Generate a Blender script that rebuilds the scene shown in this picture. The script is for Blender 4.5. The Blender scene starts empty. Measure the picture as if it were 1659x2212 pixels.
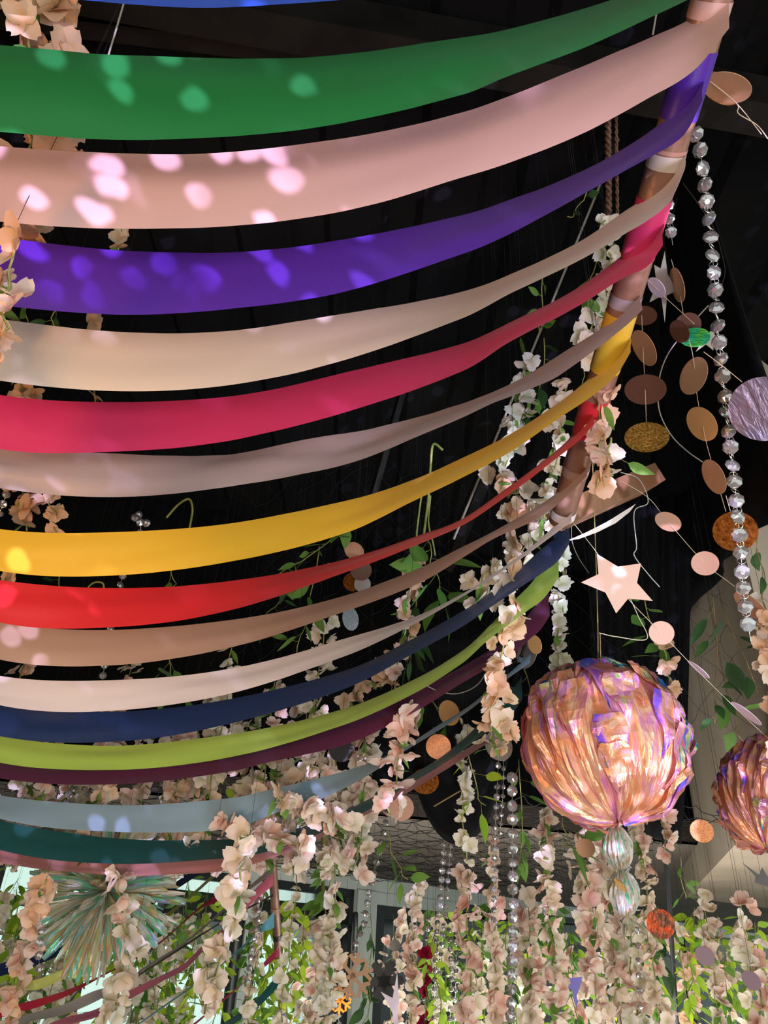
import bpy, math, random
from mathutils import Vector, Matrix, noise
random.seed(7)
SC = bpy.context.scene
COL = SC.collection
# ------------------------------------------------------------------ camera
W_, H_ = 1659.0, 2212.0
F_ = 1600.0
PITCH, ROLL = math.radians(31.0), math.radians(3.0)
CAM = Vector((0, 0, 1.6))
FW = Vector((0, math.cos(PITCH), math.sin(PITCH)))
U0 = Vector((0, -math.sin(PITCH), math.cos(PITCH)))
R0 = Vector((1, 0, 0))
RT = R0*math.cos(ROLL) + U0*math.sin(ROLL)
UP = U0*math.cos(ROLL) - R0*math.sin(ROLL)
cd = bpy.data.cameras.new('camera'); cam = bpy.data.objects.new('camera', cd); COL.objects.link(cam)
cd.sensor_fit = 'VERTICAL'; cd.sensor_height = 24.0; cd.lens = 24.0*F_/H_; cd.clip_start = 0.02
M = Matrix((RT, UP, -FW)).transposed().to_4x4(); M.translation = CAM
cam.matrix_world = M
SC.camera = cam
# ------------------------------------------------------------------ view, world, large lights
SC.view_settings.view_transform = 'Standard'; SC.view_settings.look = 'None'
SC.view_settings.gamma = 1.0; SC.view_settings.use_curve_mapping = False
SC.view_settings.exposure = 0.25
wd = bpy.data.worlds.new('daylight'); SC.world = wd; wd.use_nodes = True
wn = wd.node_tree.nodes; wn['Background'].inputs[0].default_value = (0.80, 0.95, 0.90, 1)
wn['Background'].inputs[1].default_value = 0.92

def at0(px, py, d): return CAM+(FW+RT*((px-W_/2)/F_)-UP*((py-H_/2)/F_))*d
def light(name, kind, loc, target, energy, color, size=0.3, **kw):
    l = bpy.data.lights.new(name, kind); l.energy = energy; l.color = color
    if kind == 'AREA': l.shape = 'DISK'; l.size = size
    else: l.shadow_soft_size = size
    for k, v in kw.items(): setattr(l, k, v)
    o = bpy.data.objects.new(name, l); COL.objects.link(o); o.location = loc
    o.rotation_euler = (Vector(target)-Vector(loc)).to_track_quat('-Z', 'Y').to_euler()
    return o
light('room_lamp', 'AREA', (0.5, -1.6, 1.2), (0.1, 1.6, 2.3), 34, (1.0, 0.90, 0.84), 0.9)
light('warm_lamp', 'AREA', (-1.25, 0.55, 1.55), (-0.55, 1.4, 2.2), 13, (1.0, 0.48, 0.20), 0.30)
light('amber_lamp', 'SPOT', (1.75, 0.3, 1.2), (1.0, 0.95, 2.45), 40, (1.0, 0.50, 0.24), 0.10, spot_size=0.85, spot_blend=0.9)
light('ceiling_fill', 'AREA', (0.8, 4.3, 0.75), (0.8, 4.6, 2.3), 50, (1.0, 0.96, 0.92), 2.2)  # added fill out of view, lifts the grey ceiling and backlights the flowers
light('fill_lamp', 'AREA', (0.9, -0.3, 0.5), (0.9, 3.0, 1.9), 36, (1.0, 0.97, 0.93), 1.0)
light('bulkhead_fill', 'AREA', (2.0, 2.1, 0.7), (2.0, 3.3, 2.5), 16, (1.0, 0.93, 0.85), 0.7)  # unseen fill added to brighten the beige bulkhead
light('violet_lamp', 'SPOT', (0.9, -0.2, 0.9), at0(1050, 640, 1.5), 75, (0.34, 0.28, 1.0), 0.15, spot_size=0.55, spot_blend=1.0)
light('cool_lamp', 'SPOT', (1.3, 0.6, 1.0), at0(1185, 1230, 2.05), 210, (0.58, 0.82, 1.0), 0.08, spot_size=0.42, spot_blend=0.9)
pj = light('party_projector', 'SPOT', (0.95, -0.55, 0.75), (0.26, 1.25, 2.35), 900, (0.66, 0.56, 1.0), 0.005, spot_size=1.0, spot_blend=0.35)
# a projector's slide: blobs of light thrown over the ribbons
L = pj.data; L.use_nodes = True; nt = L.node_tree; N = nt.nodes; lk = nt.links
em = N['Emission']
tc = N.new('ShaderNodeTexCoord'); mp = N.new('ShaderNodeMapping'); vo = N.new('ShaderNodeTexVoronoi'); nz = N.new('ShaderNodeTexNoise')
mp.inputs['Scale'].default_value = (1, 1, 1)
wn_ = N.new('ShaderNodeTexNoise'); wn_.inputs['Scale'].default_value = 30; wv = N.new('ShaderNodeVectorMath'); wv.operation = 'MULTIPLY_ADD'; wv.inputs[1].default_value = (.02, .02, .02)
lk.new(tc.outputs['Normal'], wn_.inputs['Vector']); lk.new(wn_.outputs['Color'], wv.inputs[0]); lk.new(tc.outputs['Normal'], wv.inputs[2])
lk.new(wv.outputs[0], mp.inputs[0]); lk.new(mp.outputs[0], vo.inputs['Vector']); lk.new(mp.outputs[0], nz.inputs['Vector'])
vo.voronoi_dimensions = '2D'; vo.inputs['Scale'].default_value = 38.0; vo.inputs['Randomness'].default_value = 1.0; nz.inputs['Scale'].default_value = 5.0; nz.inputs['Detail'].default_value = 3
r1 = N.new('ShaderNodeValToRGB'); r1.color_ramp.elements[0].position = 0.20; r1.color_ramp.elements[0].color = (1, 1, 1, 1)
r1.color_ramp.elements[1].position = 0.27; r1.color_ramp.elements[1].color = (0, 0, 0, 1)
r2 = N.new('ShaderNodeValToRGB'); r2.color_ramp.elements[0].position = 0.50; r2.color_ramp.elements[0].color = (0, 0, 0, 1)
r2.color_ramp.elements[1].position = 0.55; r2.color_ramp.elements[1].color = (1, 1, 1, 1)
lk.new(vo.outputs['Distance'], r1.inputs[0]); lk.new(nz.outputs[0], r2.inputs[0])
m1 = N.new('ShaderNodeMath'); m1.operation = 'MULTIPLY'; lk.new(r1.outputs[0], m1.inputs[0]); lk.new(r2.outputs[0], m1.inputs[1])
nz2 = N.new('ShaderNodeTexNoise'); nz2.inputs['Scale'].default_value = 22.0; lk.new(mp.outputs[0], nz2.inputs['Vector'])
r3 = N.new('ShaderNodeValToRGB'); r3.color_ramp.elements[0].position = 0.60; r3.color_ramp.elements[1].position = 0.70
r3.color_ramp.elements[1].color = (.22, .22, .22, 1); lk.new(nz2.outputs[0], r3.inputs[0])
m2 = N.new('ShaderNodeMath'); m2.operation = 'ADD'; lk.new(m1.outputs[0], m2.inputs[0]); lk.new(r3.outputs[0], m2.inputs[1])
m3 = N.new('ShaderNodeMath'); m3.operation = 'MULTIPLY_ADD'; lk.new(m2.outputs[0], m3.inputs[0]); m3.inputs[1].default_value = 1.0; m3.inputs[2].default_value = 0.018
lk.new(m3.outputs[0], em.inputs['Strength'])

# ------------------------------------------------------------------ helpers
def ray(px, py): return FW + RT*((px-W_/2)/F_) - UP*((py-H_/2)/F_)
def at(px, py, d): return CAM + ray(px, py)*d
def at_z(px, py, z):
    r = ray(px, py); return CAM + r*((z-CAM.z)/r.z)
def at_plane(px, py, p0, n):
    r = ray(px, py); return CAM + r*((p0-CAM).dot(n)/r.dot(n))
def proj(p):
    v = p-CAM; d = v.dot(FW); return W_/2+F_*v.dot(RT)/d, H_/2-F_*v.dot(UP)/d, d
def drop_to(T, py):        # how far straight below T the pixel row py is reached
    lo, hi = 0.0, 6.0
    for _ in range(30):
        m = (lo+hi)/2
        if proj(T-Vector((0, 0, m)))[1] < py: lo = m
        else: hi = m
    return lo
def lin(h):
    c = [int(h[i:i+2], 16)/255 for i in (0, 2, 4)]
    return tuple(x/12.92 if x <= .04045 else ((x+.055)/1.055)**2.4 for x in c)+(1,)
def obj(name, verts, faces, mat, parent=None, loc=None, smooth=True, uv=None):
    me = bpy.data.meshes.new(name); me.from_pydata([tuple(v) for v in verts], [], faces)
    if mat: me.materials.append(mat)
    if smooth: me.polygons.foreach_set('use_smooth', [True]*len(me.polygons))
    if uv:
        ul = me.uv_layers.new(name='UVMap'); flat = []
        for lp in me.loops: flat.extend(uv[lp.vertex_index])
        ul.data.foreach_set('uv', flat)
    me.update()
    o = bpy.data.objects.new(name, me); COL.objects.link(o)
    if parent: o.parent = parent
    if loc is not None: o.location = loc
    return o
def inst(name, me, parent, loc, rot=None, sc=1.0):
    o = bpy.data.objects.new(name, me); COL.objects.link(o); o.parent = parent; o.location = loc
    if rot is not None:
        o.rotation_mode = 'QUATERNION'; o.rotation_quaternion = rot
    o.scale = (sc, sc, sc) if not isinstance(sc, tuple) else sc
    return o
def tag(o, label, cat, group=None, kind=None):
    o['label'] = label; o['category'] = cat
    if group: o['group'] = group
    if kind: o['kind'] = kind
    return o
def empty(name, loc, label, cat, group=None):
    o = bpy.data.objects.new(name, None); o.empty_display_size = .05; COL.objects.link(o); o.location = loc
    return tag(o, label, cat, group)
def struct(o, label=None):
    o['kind'] = 'structure'
    if label: o['label'] = label
    return o
def smoothline(pts, n):
    """Catmull-Rom through 3-D points, n points out"""
    P = [Vector(p) for p in pts]
    if len(P) == 2: return [P[0].lerp(P[1], i/(n-1)) for i in range(n)]
    Q = [P[0]*2-P[1]]+P+[P[-1]*2-P[-2]]
    out = []; seg = len(P)-1
    for i in range(n):
        t = i/(n-1)*seg; k = min(int(t), seg-1); t -= k
        a, b, c, d = Q[k:k+4]
        out.append(((b*2)+(c-a)*t+(a*2-b*5+c*4-d)*t*t+(-a+b*3-c*3+d)*t**3)*0.5)
    return out
def tube(pts, r, sides=6, r2=None, cap=True):
    P = [Vector(p) for p in pts]; V = []; Fc = []; n = len(P)
    ref = Vector((0.31, 0.9, 0.2))
    for i, p in enumerate(P):
        t = (P[min(i+1, n-1)]-P[max(i-1, 0)])
        if t.length < 1e-9: t = Vector((0, 0, 1))
        t.normalize(); a = t.cross(ref)
        if a.length < .05: a = t.cross(Vector((1, 0, 0)))
        a.normalize(); b = t.cross(a)
        rr = r if r2 is None else r+(r2-r)*i/(n-1)
        for s in range(sides):
            q = 2*math.pi*s/sides; V.append(p+(a*math.cos(q)+b*math.sin(q))*rr)
    for i in range(n-1):
        for s in range(sides):
            s2 = (s+1) % sides; Fc.append((i*sides+s, i*sides+s2, (i+1)*sides+s2, (i+1)*sides+s))
    if cap: Fc += [tuple(range(sides))[::-1], tuple(range((n-1)*sides, n*sides))]
    return V, Fc
def joinvf(lst):
    V, Fc = [], []
    for v, f in lst:
        o = len(V); V += list(v); Fc += [tuple(i+o for i in q) for q in f]
    return V, Fc
def prism(poly, off):
    """solid from a planar 3-D polygon pushed along off"""
    n = len(poly); V = [Vector(p) for p in poly]+[Vector(p)+off for p in poly]
    Fc = [tuple(range(n))[::-1], tuple(range(n, 2*n))]+[(i, (i+1) % n, n+(i+1) % n, n+i) for i in range(n)]
    return V, Fc
def rel(V, loc): return [Vector(v)-loc for v in V]
def face_q(n, up=Vector((0, 0, 1)), spin=0.0):
    q = n.to_track_quat('Z', 'Y')
    from mathutils import Quaternion
    return q @ Quaternion((0, 0, 1), spin)

# ------------------------------------------------------------------ materials
def mat(name, color, rough=.6, metal=0.0, **kw):
    m = bpy.data.materials.new(name); m.use_nodes = True; b = m.node_tree.nodes['Principled BSDF']
    b.inputs['Base Color'].default_value = color if len(color) == 4 else tuple(color)+(1,)
    b.inputs['Roughness'].default_value = rough; b.inputs['Metallic'].default_value = metal
    for k, v in kw.items(): b.inputs[k.replace('_', ' ')].default_value = v
    return m
def bump(m, scale, dist, strength=.4, stretch=None, coord='Object'):
    nt = m.node_tree; b = nt.nodes['Principled BSDF']
    t = nt.nodes.new('ShaderNodeTexCoord'); n = nt.nodes.new('ShaderNodeTexNoise'); p = nt.nodes.new('ShaderNodeMapping'); bp = nt.nodes.new('ShaderNodeBump')
    n.inputs['Scale'].default_value = scale; n.inputs['Detail'].default_value = 3
    if stretch: p.inputs['Scale'].default_value = stretch
    nt.links.new(t.outputs[coord], p.inputs[0]); nt.links.new(p.outputs[0], n.inputs['Vector'])
    nt.links.new(n.outputs[0], bp.inputs['Height']); bp.inputs['Distance'].default_value = dist; bp.inputs['Strength'].default_value = strength
    nt.links.new(bp.outputs[0], b.inputs['Normal']); return m
def vary(m, c1, c2, scale=8, coord='Object', c3=None):
    nt = m.node_tree; b = nt.nodes['Principled BSDF']
    t = nt.nodes.new('ShaderNodeTexCoord'); n = nt.nodes.new('ShaderNodeTexNoise'); r = nt.nodes.new('ShaderNodeValToRGB')
    n.inputs['Scale'].default_value = scale; n.inputs['Detail'].default_value = 4
    r.color_ramp.elements[0].position = .35; r.color_ramp.elements[0].color = c1
    r.color_ramp.elements[1].position = .65; r.color_ramp.elements[1].color = c2
    nt.links.new(t.outputs[coord], n.inputs['Vector']); nt.links.new(n.outputs[0], r.inputs[0]); nt.links.new(r.outputs[0], b.inputs['Base Color'])
    return m
def translucent(m, amount, tint=None):
    """mix a translucent layer under the principled one, sharing its colour"""
    nt = m.node_tree; b = nt.nodes['Principled BSDF']; out = nt.nodes['Material Output']
    tr = nt.nodes.new('ShaderNodeBsdfTranslucent'); mx = nt.nodes.new('ShaderNodeMixShader'); mx.inputs[0].default_value = amount
    src = b.inputs['Base Color'].links
    if src: nt.links.new(src[0].from_socket, tr.inputs[0])
    else: tr.inputs[0].default_value = tint or b.inputs['Base Color'].default_value
    nt.links.new(b.outputs[0], mx.inputs[1]); nt.links.new(tr.outputs[0], mx.inputs[2]); nt.links.new(mx.outputs[0], out.inputs[0])
    return m
def satin(name, hexc):
    m = mat(name, lin(hexc), .42); b = m.node_tree.nodes['Principled BSDF']
    b.inputs['Specular IOR Level'].default_value = .45; b.inputs['Sheen Weight'].default_value = .12
    bump(m, 420, .0006, .35); translucent(m, .22); return m
def petal_mat(name, stops, centre, tr=.4):
    m = mat(name, (1, 1, 1, 1), .75); nt = m.node_tree; b = nt.nodes['Principled BSDF']
    oi = nt.nodes.new('ShaderNodeObjectInfo'); r = nt.nodes.new('ShaderNodeValToRGB'); r.color_ramp.interpolation = 'LINEAR'
    e = r.color_ramp.elements; e[0].position = 0; e[0].color = lin(stops[0]); e[1].position = 1; e[1].color = lin(stops[-1])
    for i, s in enumerate(stops[1:-1]): x = e.new((i+1)/(len(stops)-1)); x.color = lin(s)
    nt.links.new(oi.outputs['Random'], r.inputs[0])
    uv = nt.nodes.new('ShaderNodeTexCoord'); sp = nt.nodes.new('ShaderNodeSeparateXYZ'); nt.links.new(uv.outputs['UV'], sp.inputs[0])
    rr = nt.nodes.new('ShaderNodeValToRGB'); rr.color_ramp.elements[0].position = .10; rr.color_ramp.elements[0].color = (.75,)*3+(1,)
    rr.color_ramp.elements[1].position = .55; rr.color_ramp.elements[1].color = (0, 0, 0, 1); nt.links.new(sp.outputs[1], rr.inputs[0])
    mx = nt.nodes.new('ShaderNodeMix'); mx.data_type = 'RGBA'; nt.links.new(rr.outputs[0], mx.inputs[0])
    nt.links.new(r.outputs[0], mx.inputs[6]); mx.inputs[7].default_value = lin(centre); nt.links.new(mx.outputs[2], b.inputs['Base Color'])
    b.inputs['Specular IOR Level'].default_value = .2
    bump(m, 160, .001, .4); translucent(m, tr); return m
def foil(name, stops, uvs=(26, 2.2), rough=.22, metal=.6, rnd=False, tr=.25):
    m = mat(name, (1, 1, 1, 1), rough, metal); nt = m.node_tree; b = nt.nodes['Principled BSDF']
    t = nt.nodes.new('ShaderNodeTexCoord'); p = nt.nodes.new('ShaderNodeMapping'); p.inputs['Scale'].default_value = (uvs[0], uvs[1], 1)
    n = nt.nodes.new('ShaderNodeTexNoise'); n.inputs['Scale'].default_value = 1; n.inputs['Detail'].default_value = 3; n.inputs['Distortion'].default_value = .6
    nt.links.new(t.outputs['UV'], p.inputs[0]); nt.links.new(p.outputs[0], n.inputs['Vector'])
    src = n.outputs[0]
    if rnd:
        oi = nt.nodes.new('ShaderNodeObjectInfo'); a = nt.nodes.new('ShaderNodeMath'); a.operation = 'MULTIPLY_ADD'
        nt.links.new(oi.outputs['Random'], a.inputs[0]); a.inputs[1].default_value = .46; nt.links.new(n.outputs[0], a.inputs[2])
        f = nt.nodes.new('ShaderNodeMath'); f.operation = 'SUBTRACT'; f.inputs[1].default_value = .23; nt.links.new(a.outputs[0], f.inputs[0]); src = f.outputs[0]
    lw = nt.nodes.new('ShaderNodeLayerWeight'); lw.inputs[0].default_value = .35      # thin-film shift with the angle of view
    ad = nt.nodes.new('ShaderNodeMath'); ad.operation = 'MULTIPLY_ADD'; nt.links.new(lw.outputs['Facing'], ad.inputs[0]); ad.inputs[1].default_value = .22; nt.links.new(src, ad.inputs[2])
    r = nt.nodes.new('ShaderNodeValToRGB'); e = r.color_ramp.elements
    e[0].position = .22; e[0].color = lin(stops[0]); e[1].position = .92; e[1].color = lin(stops[-1])
    for i, s in enumerate(stops[1:-1]): x = e.new(.22+.70*(i+1)/(len(stops)-1)); x.color = lin(s)
    nt.links.new(ad.outputs[0], r.inputs[0]); nt.links.new(r.outputs[0], b.inputs['Base Color'])
    p2 = nt.nodes.new('ShaderNodeMapping'); p2.inputs['Scale'].default_value = (uvs[0]*(1.8 if rnd else 5), uvs[1]*1.3, 1); nt.links.new(t.outputs['UV'], p2.inputs[0])
    n2 = nt.nodes.new('ShaderNodeTexNoise'); n2.inputs['Scale'].default_value = 1.0; n2.inputs['Detail'].default_value = 5; n2.inputs['Distortion'].default_value = .8
    nt.links.new(p2.outputs[0], n2.inputs['Vector']); bp = nt.nodes.new('ShaderNodeBump'); bp.inputs['Strength'].default_value = 1; bp.inputs['Distance'].default_value = .010
    nt.links.new(n2.outputs[0], bp.inputs['Height']); nt.links.new(bp.outputs[0], b.inputs['Normal'])
    translucent(m, tr); return m
def glitter(name, hexc):
    m = mat(name, lin(hexc), .5, .35); nt = m.node_tree; b = nt.nodes['Principled BSDF']
    t = nt.nodes.new('ShaderNodeTexCoord'); v = nt.nodes.new('ShaderNodeTexVoronoi'); v.inputs['Scale'].default_value = 900
    r = nt.nodes.new('ShaderNodeMix'); r.data_type = 'RGBA'; c = lin(hexc); r.inputs[6].default_value = tuple(x*.55 for x in c[:3])+(1,); r.inputs[7].default_value = tuple(min(1, x*1.9) for x in c[:3])+(1,)
    s = nt.nodes.new('ShaderNodeSeparateXYZ'); nt.links.new(t.outputs['Object'], v.inputs['Vector']); nt.links.new(v.outputs['Color'], s.inputs[0]); nt.links.new(s.outputs[0], r.inputs[0])
    nt.links.new(r.outputs[2], b.inputs['Base Color']); return m

M_black = bump(vary(mat('black_ceiling_paint', (.006, .006, .007), .9), (.003, .003, .004, 1), (.006, .006, .006, 1), 2), 30, .004)
M_blackcloth = bump(mat('black_cloth', (.006, .0065, .008), .85), 60, .003)
M_steel = bump(vary(mat('dark_steel', (.02, .018, .016), .6, .3), (.007, .006, .006, 1), (.014, .012, .011, 1), 6), 60, .002)
for _mm, _sp in ((M_black, .08), (M_blackcloth, .10), (M_steel, .15)):
    _mm.node_tree.nodes['Principled BSDF'].inputs['Specular IOR Level'].default_value = _sp
M_grey = bump(vary(mat('grey_brown_plaster', lin('8d8076'), .9), lin('6e635a'), lin('7a7067'), 1.5), 40, .002)
M_beige = bump(vary(mat('beige_plaster', lin('b3a291'), .9), lin('a99885'), lin('b8a896'), 2), 50, .002)
M_white = bump(vary(mat('white_paint', lin('dfe6df'), .6), lin('d6ddd6'), lin('e8eee8'), 3), 50, .001)
M_floor = bump(vary(mat('concrete_floor', lin('9a958d'), .7), lin('8a857d'), lin('a8a39b'), 2), 30, .003)
M_frame = bump(mat('black_window_frame', (.012, .014, .018), .45), 80, .001)
M_wire = mat('black_wire', (.008, .008, .008), .7)
M_stem = vary(mat('stem_green', lin('6f7a3a'), .7), lin('5b6a2c'), lin('8a8a48'), 30)
M_twig = vary(mat('stem_brown', lin('6a5a38'), .8), lin('57492c'), lin('7d6c40'), 30)
M_string = mat('beige_string', lin('b5a48c'), .8)
M_darkstring = mat('dark_string', lin('100e0d'), .8)
M_copper = bump(vary(mat('copper_satin_wrap', lin('9a7362'), .38, .25), lin('7c5644'), lin('93705d'), 7), 70, .003)
M_rose = satin('rose_copper', 'b98a74')
M_cord = mat('grey_cord', lin('8b857d'), .6)
M_rope = bump(vary(mat('brown_twisted_rope', lin('4a3226'), .6), lin('36231a'), lin('6a4a38'), 60), 200, .004)
# window glass: clear, slightly reflecting
M_glass = bpy.data.materials.new('clear_glass'); M_glass.use_nodes = True; _n = M_glass.node_tree; _n.nodes.clear()
_o = _n.nodes.new('ShaderNodeOutputMaterial'); _t = _n.nodes.new('ShaderNodeBsdfTransparent'); _g = _n.nodes.new('ShaderNodeBsdfGlossy'); _m = _n.nodes.new('ShaderNodeMixShader'); _f = _n.nodes.new('ShaderNodeFresnel')
_t.inputs[0].default_value = (.90, .97, .94, 1); _g.inputs['Roughness'].default_value = .03
_n.links.new(_f.outputs[0], _m.inputs[0]); _n.links.new(_t.outputs[0], _m.inputs[1]); _n.links.new(_g.outputs[0], _m.inputs[2]); _n.links.new(_m.outputs[0], _o.inputs[0])
M_darkglass = mat('smoked_glass', (.03, .035, .045), .08)
M_crystal = mat('crystal', (.62, .58, .58), .05, .55); _b = M_crystal.node_tree.nodes['Principled BSDF']; _b.inputs['Transmission Weight'].default_value = .55; _b.inputs['IOR'].default_value = 1.6; _b.inputs['Specular IOR Level'].default_value = 1
M_chrome = mat('chrome_ring', (.75, .74, .72), .2, 1)
M_paper = {k: bump(mat(k+'_card', lin(h), .65), 300, .0005) for k, h in dict(pink='b08475', peach='ae8269', tan='a87f5e', ochre='b58450', brown='4a2a1a', mauve='8a7480', dark='120c10', grey='77706c', lilac='c9b8c8', star='a27a68', violet='6a62a8', charcoal='3b3a3c').items()}
M_glit = {k: glitter(k+'_glitter_card', h) for k, h in dict(copper='b5774c', tan='a67a58', silver='9fb0bf', gold='c08a3a').items()}
M_goldfoil = foil('crinkled_gold_foil', ['5a3a14', 'b8822c', 'e8b860', 'ffe0a0'], (18, 18), .25, .95)
M_copperfoil = foil('crinkled_copper_foil', ['7a3a14', 'd07a30', 'f0a050', 'ffcf90'], (10, 10), .25, .95)
M_teal_holo = foil('teal_holographic_card', ['40c8e8', '20d8c0', '50e060', 'b0e860', '30c0d8'], (2.0, 2.0), .3, .5)
M_red_holo = foil('red_holographic_card', ['604850', '8a5a40', 'f06030', 'ff8030', 'a0c050'], (1.6, 2.2), .3, .5)
M_lilac_holo = foil('lilac_holographic_card', ['6a6478', '857a90', '907888', 'b07058', '7a7890'], (1.4, 1.4), .3, .35)
M_silverstar = mat('silver_card', lin('9a9088'), .3, .6)
FOIL_WARM = ['5a70e8', '9a60f0', 'e098d0', 'f0b0a0', 'f2a06c', 'f8c8a0', 'f0a0b0', 'd890d0', 'ffe090', '50c898', '3a70d0']
FOIL_COOL = ['b8a8e0', '90e8e0', '70e0a0', 'e0d8c8', 'ffffff', 'e8e8d8', 'f8b080', 'd0f0a0', '80e0f0', 'f8f8f0']
M_ballfoil = foil('iridescent_foil', FOIL_WARM, (9, 3.0), .28, .35)
M_ballstrip = foil('iridescent_foil_strip', FOIL_WARM, (1.0, 1.8), .20, .45, True)
M_coolfoil = foil('silver_iridescent_foil', FOIL_COOL, (2.0, 1.5), .12, .4, True, .40)
M_coolbody = foil('silver_iridescent_body', FOIL_COOL, (30, 3), .15, .3)
M_petal = petal_mat('cream_petals', ['e9dccb', 'eee4d6', 'e4d0bf', 'eadccf'], 'cdbf98')
M_petal_pink = petal_mat('blush_petals', ['e8dacd', 'e4ccc0', 'ecdfd4', 'dcb4a4', 'e9dcd0'], 'd09a86')
M_petal_white = petal_mat('white_petals', ['e6e0d4', 'ece8e0', 'ddd6c4', 'e9e4dc'], 'c4c498')
M_petal_peach = petal_mat('peach_petals', ['e4bd9a', 'e6c8ac', 'dcb090', 'e8cfb6'], 'c8a070')
M_petal_red = petal_mat('crimson_petals', ['8a1030', 'a81840', '70102a'], '500818', .25)
def leafmat(name, a, b, c, tr):
    m = petal_mat(name, [a, b, c], a, tr); m.node_tree.nodes['Principled BSDF'].inputs['Roughness'].default_value = .5; return m
M_leaf = leafmat('green_leaves', '5f8a3c', '7aa24e', '4a7a34', .35)
M_leaf_lime = leafmat('lime_leaves', '9cc040', 'c6dc3c', '7fb23a', .5)
M_leaf_dark = leafmat('dark_green_leaves', '33522c', '45683a', '2a4526', .2)

# ------------------------------------------------------------------ the setting
ZC = 2.30      # low grey ceiling
ZT = 4.05      # high black ceiling
def quad(name, pts, m): return obj(name, pts, [tuple(range(len(pts)))], m, smooth=False)
fa = at_z(100, 1690, ZC); fb = at_z(1450, 1815, ZC)
fdir = (fb-fa).normalized(); FL = fa-fdir*5; FR = fb+fdir*5
wa = at(300, 1900, 6.0); wb = at(1450, 1990, 12.0); wa.z = wb.z = 0
wdir = (wb-wa).normalized(); wnrm = Vector((-wdir.y, wdir.x, 0)); WLp = wa-wdir*3.2; WRp = wb+wdir*5
fl = prism([(-7, -4.5, 0), (12, -4.5, 0), (14, 17, 0), (-7, 8, 0)], Vector((0, 0, -.15)))
struct(obj('floor', fl[0], fl[1], M_floor, smooth=False), 'grey concrete floor of the room')
cg = prism([Vector((FL.x, FL.y, ZC)), Vector((FR.x, FR.y, ZC)), Vector((WRp.x, WRp.y, ZC)), Vector((WLp.x, WLp.y, ZC))], Vector((0, 0, .12)))
struct(obj('ceiling', cg[0], cg[1], M_grey, smooth=False), 'low grey-brown plaster ceiling in front of the windows')
# black fascia between low and high ceiling
fz = prism([Vector((FL.x, FL.y, ZC)), Vector((FR.x, FR.y, ZC)), Vector((FR.x, FR.y, ZT)), Vector((FL.x, FL.y, ZT))], Vector((0, .1, 0)))
struct(obj('trim_1', fz[0], fz[1], M_black, smooth=False), 'black painted fascia above the low ceiling edge')
# high ceiling: corrugated black sheeting
V, Fc = [], []
xs = []
x = -6.0
while x < 9.0:
    xs += [(x, 0), (x+.17, 0), (x+.20, .04), (x+.30, .04), (x+.33, 0)]; x += .36
for (x, dz) in xs: V += [Vector((x, -4.5, ZT+dz)), Vector((x, 6.5, ZT+dz))]
for i in range(len(xs)-1): Fc.append((2*i, 2*i+1, 2*i+3, 2*i+2))
struct(obj('ceiling_sheeting', V, Fc, M_black, smooth=False), 'high corrugated ceiling painted black')
def bar(p, q, w, h, m, name, label, parent=None):
    p, q = Vector(p), Vector(q); t = (q-p).normalized(); s = t.cross(Vector((0, 0, 1))).normalized(); u = s.cross(t)
    poly = [p-s*w/2-u*h/2, p+s*w/2-u*h/2, p+s*w/2+u*h/2, p-s*w/2+u*h/2]
    v, f = prism(poly, q-p); o = obj(name, v, f, m, parent, smooth=False)
    if parent is None: struct(o, label)
    return o
A = at_z(500, 20, 3.9); B = at_z(1100, 130, 3.9); d_ = (B-A)
bar(A-d_*3, B+d_*2, .10, .16, M_steel, 'trim_2', 'dark steel beam under the black ceiling at the top')
A = at_z(300, 60, 3.9); B = at_z(800, 120, 3.9); d_ = (B-A)
bar(A-d_*3, B+d_*3, .05, .10, M_steel, 'trim_3', 'thin dark steel beam beside the thicker beam at the top')
A = at_z(960, 1230, 3.0); B = at_z(1190, 690, 3.95)
bar(A, B, .05, .05, M_steel, 'slotted_angle', '')
so = bpy.data.objects['slotted_angle']; tag(so, 'dark slotted steel angle slanting behind the yellow ribbon', 'beam'); del so['kind']
A = at(830, 850, 2.75); B = at(770, 1100, 2.75)
for k, (xa, ya, xb, yb) in enumerate([(868, 850, 800, 1090), (1330, 190, 1305, 500)]):
    o = bar(at(xa, ya, 2.6), at(xb, yb, 2.6), .02, .03, M_steel, 'steel_strut', '')
    tag(o, ['thin dark strut behind the lavender ribbon', 'dark strut beside the brown twisted rope'][k], 'strut'); del o['kind']
# beige bulkhead on the right
C_ = at_z(1483, 1938, 2.1); N_ = at_z(1592, 1820, 2.1); G_ = at_z(1659, 1962, 2.1)
C1 = C_+(N_-C_)*1.45; C3 = C_+(G_-C_)*5
v, f = prism([C_, C1, C1+(C3-C_), C3], Vector((0, 0, ZT-2.1)))
struct(obj('wall_right', v, f, M_beige, smooth=False), 'beige plastered bulkhead with a sharp lower corner')
# walls at the sides, mostly out of frame
v, f = prism([Vector((WLp.x, WLp.y, 0)), Vector((-4.2, -2.0, 0)), Vector((-4.2, -2.0, ZT)), Vector((WLp.x, WLp.y, ZT))], Vector((-.12, 0, 0)))
struct(obj('wall_left', v, f, M_black, smooth=False))
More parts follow.
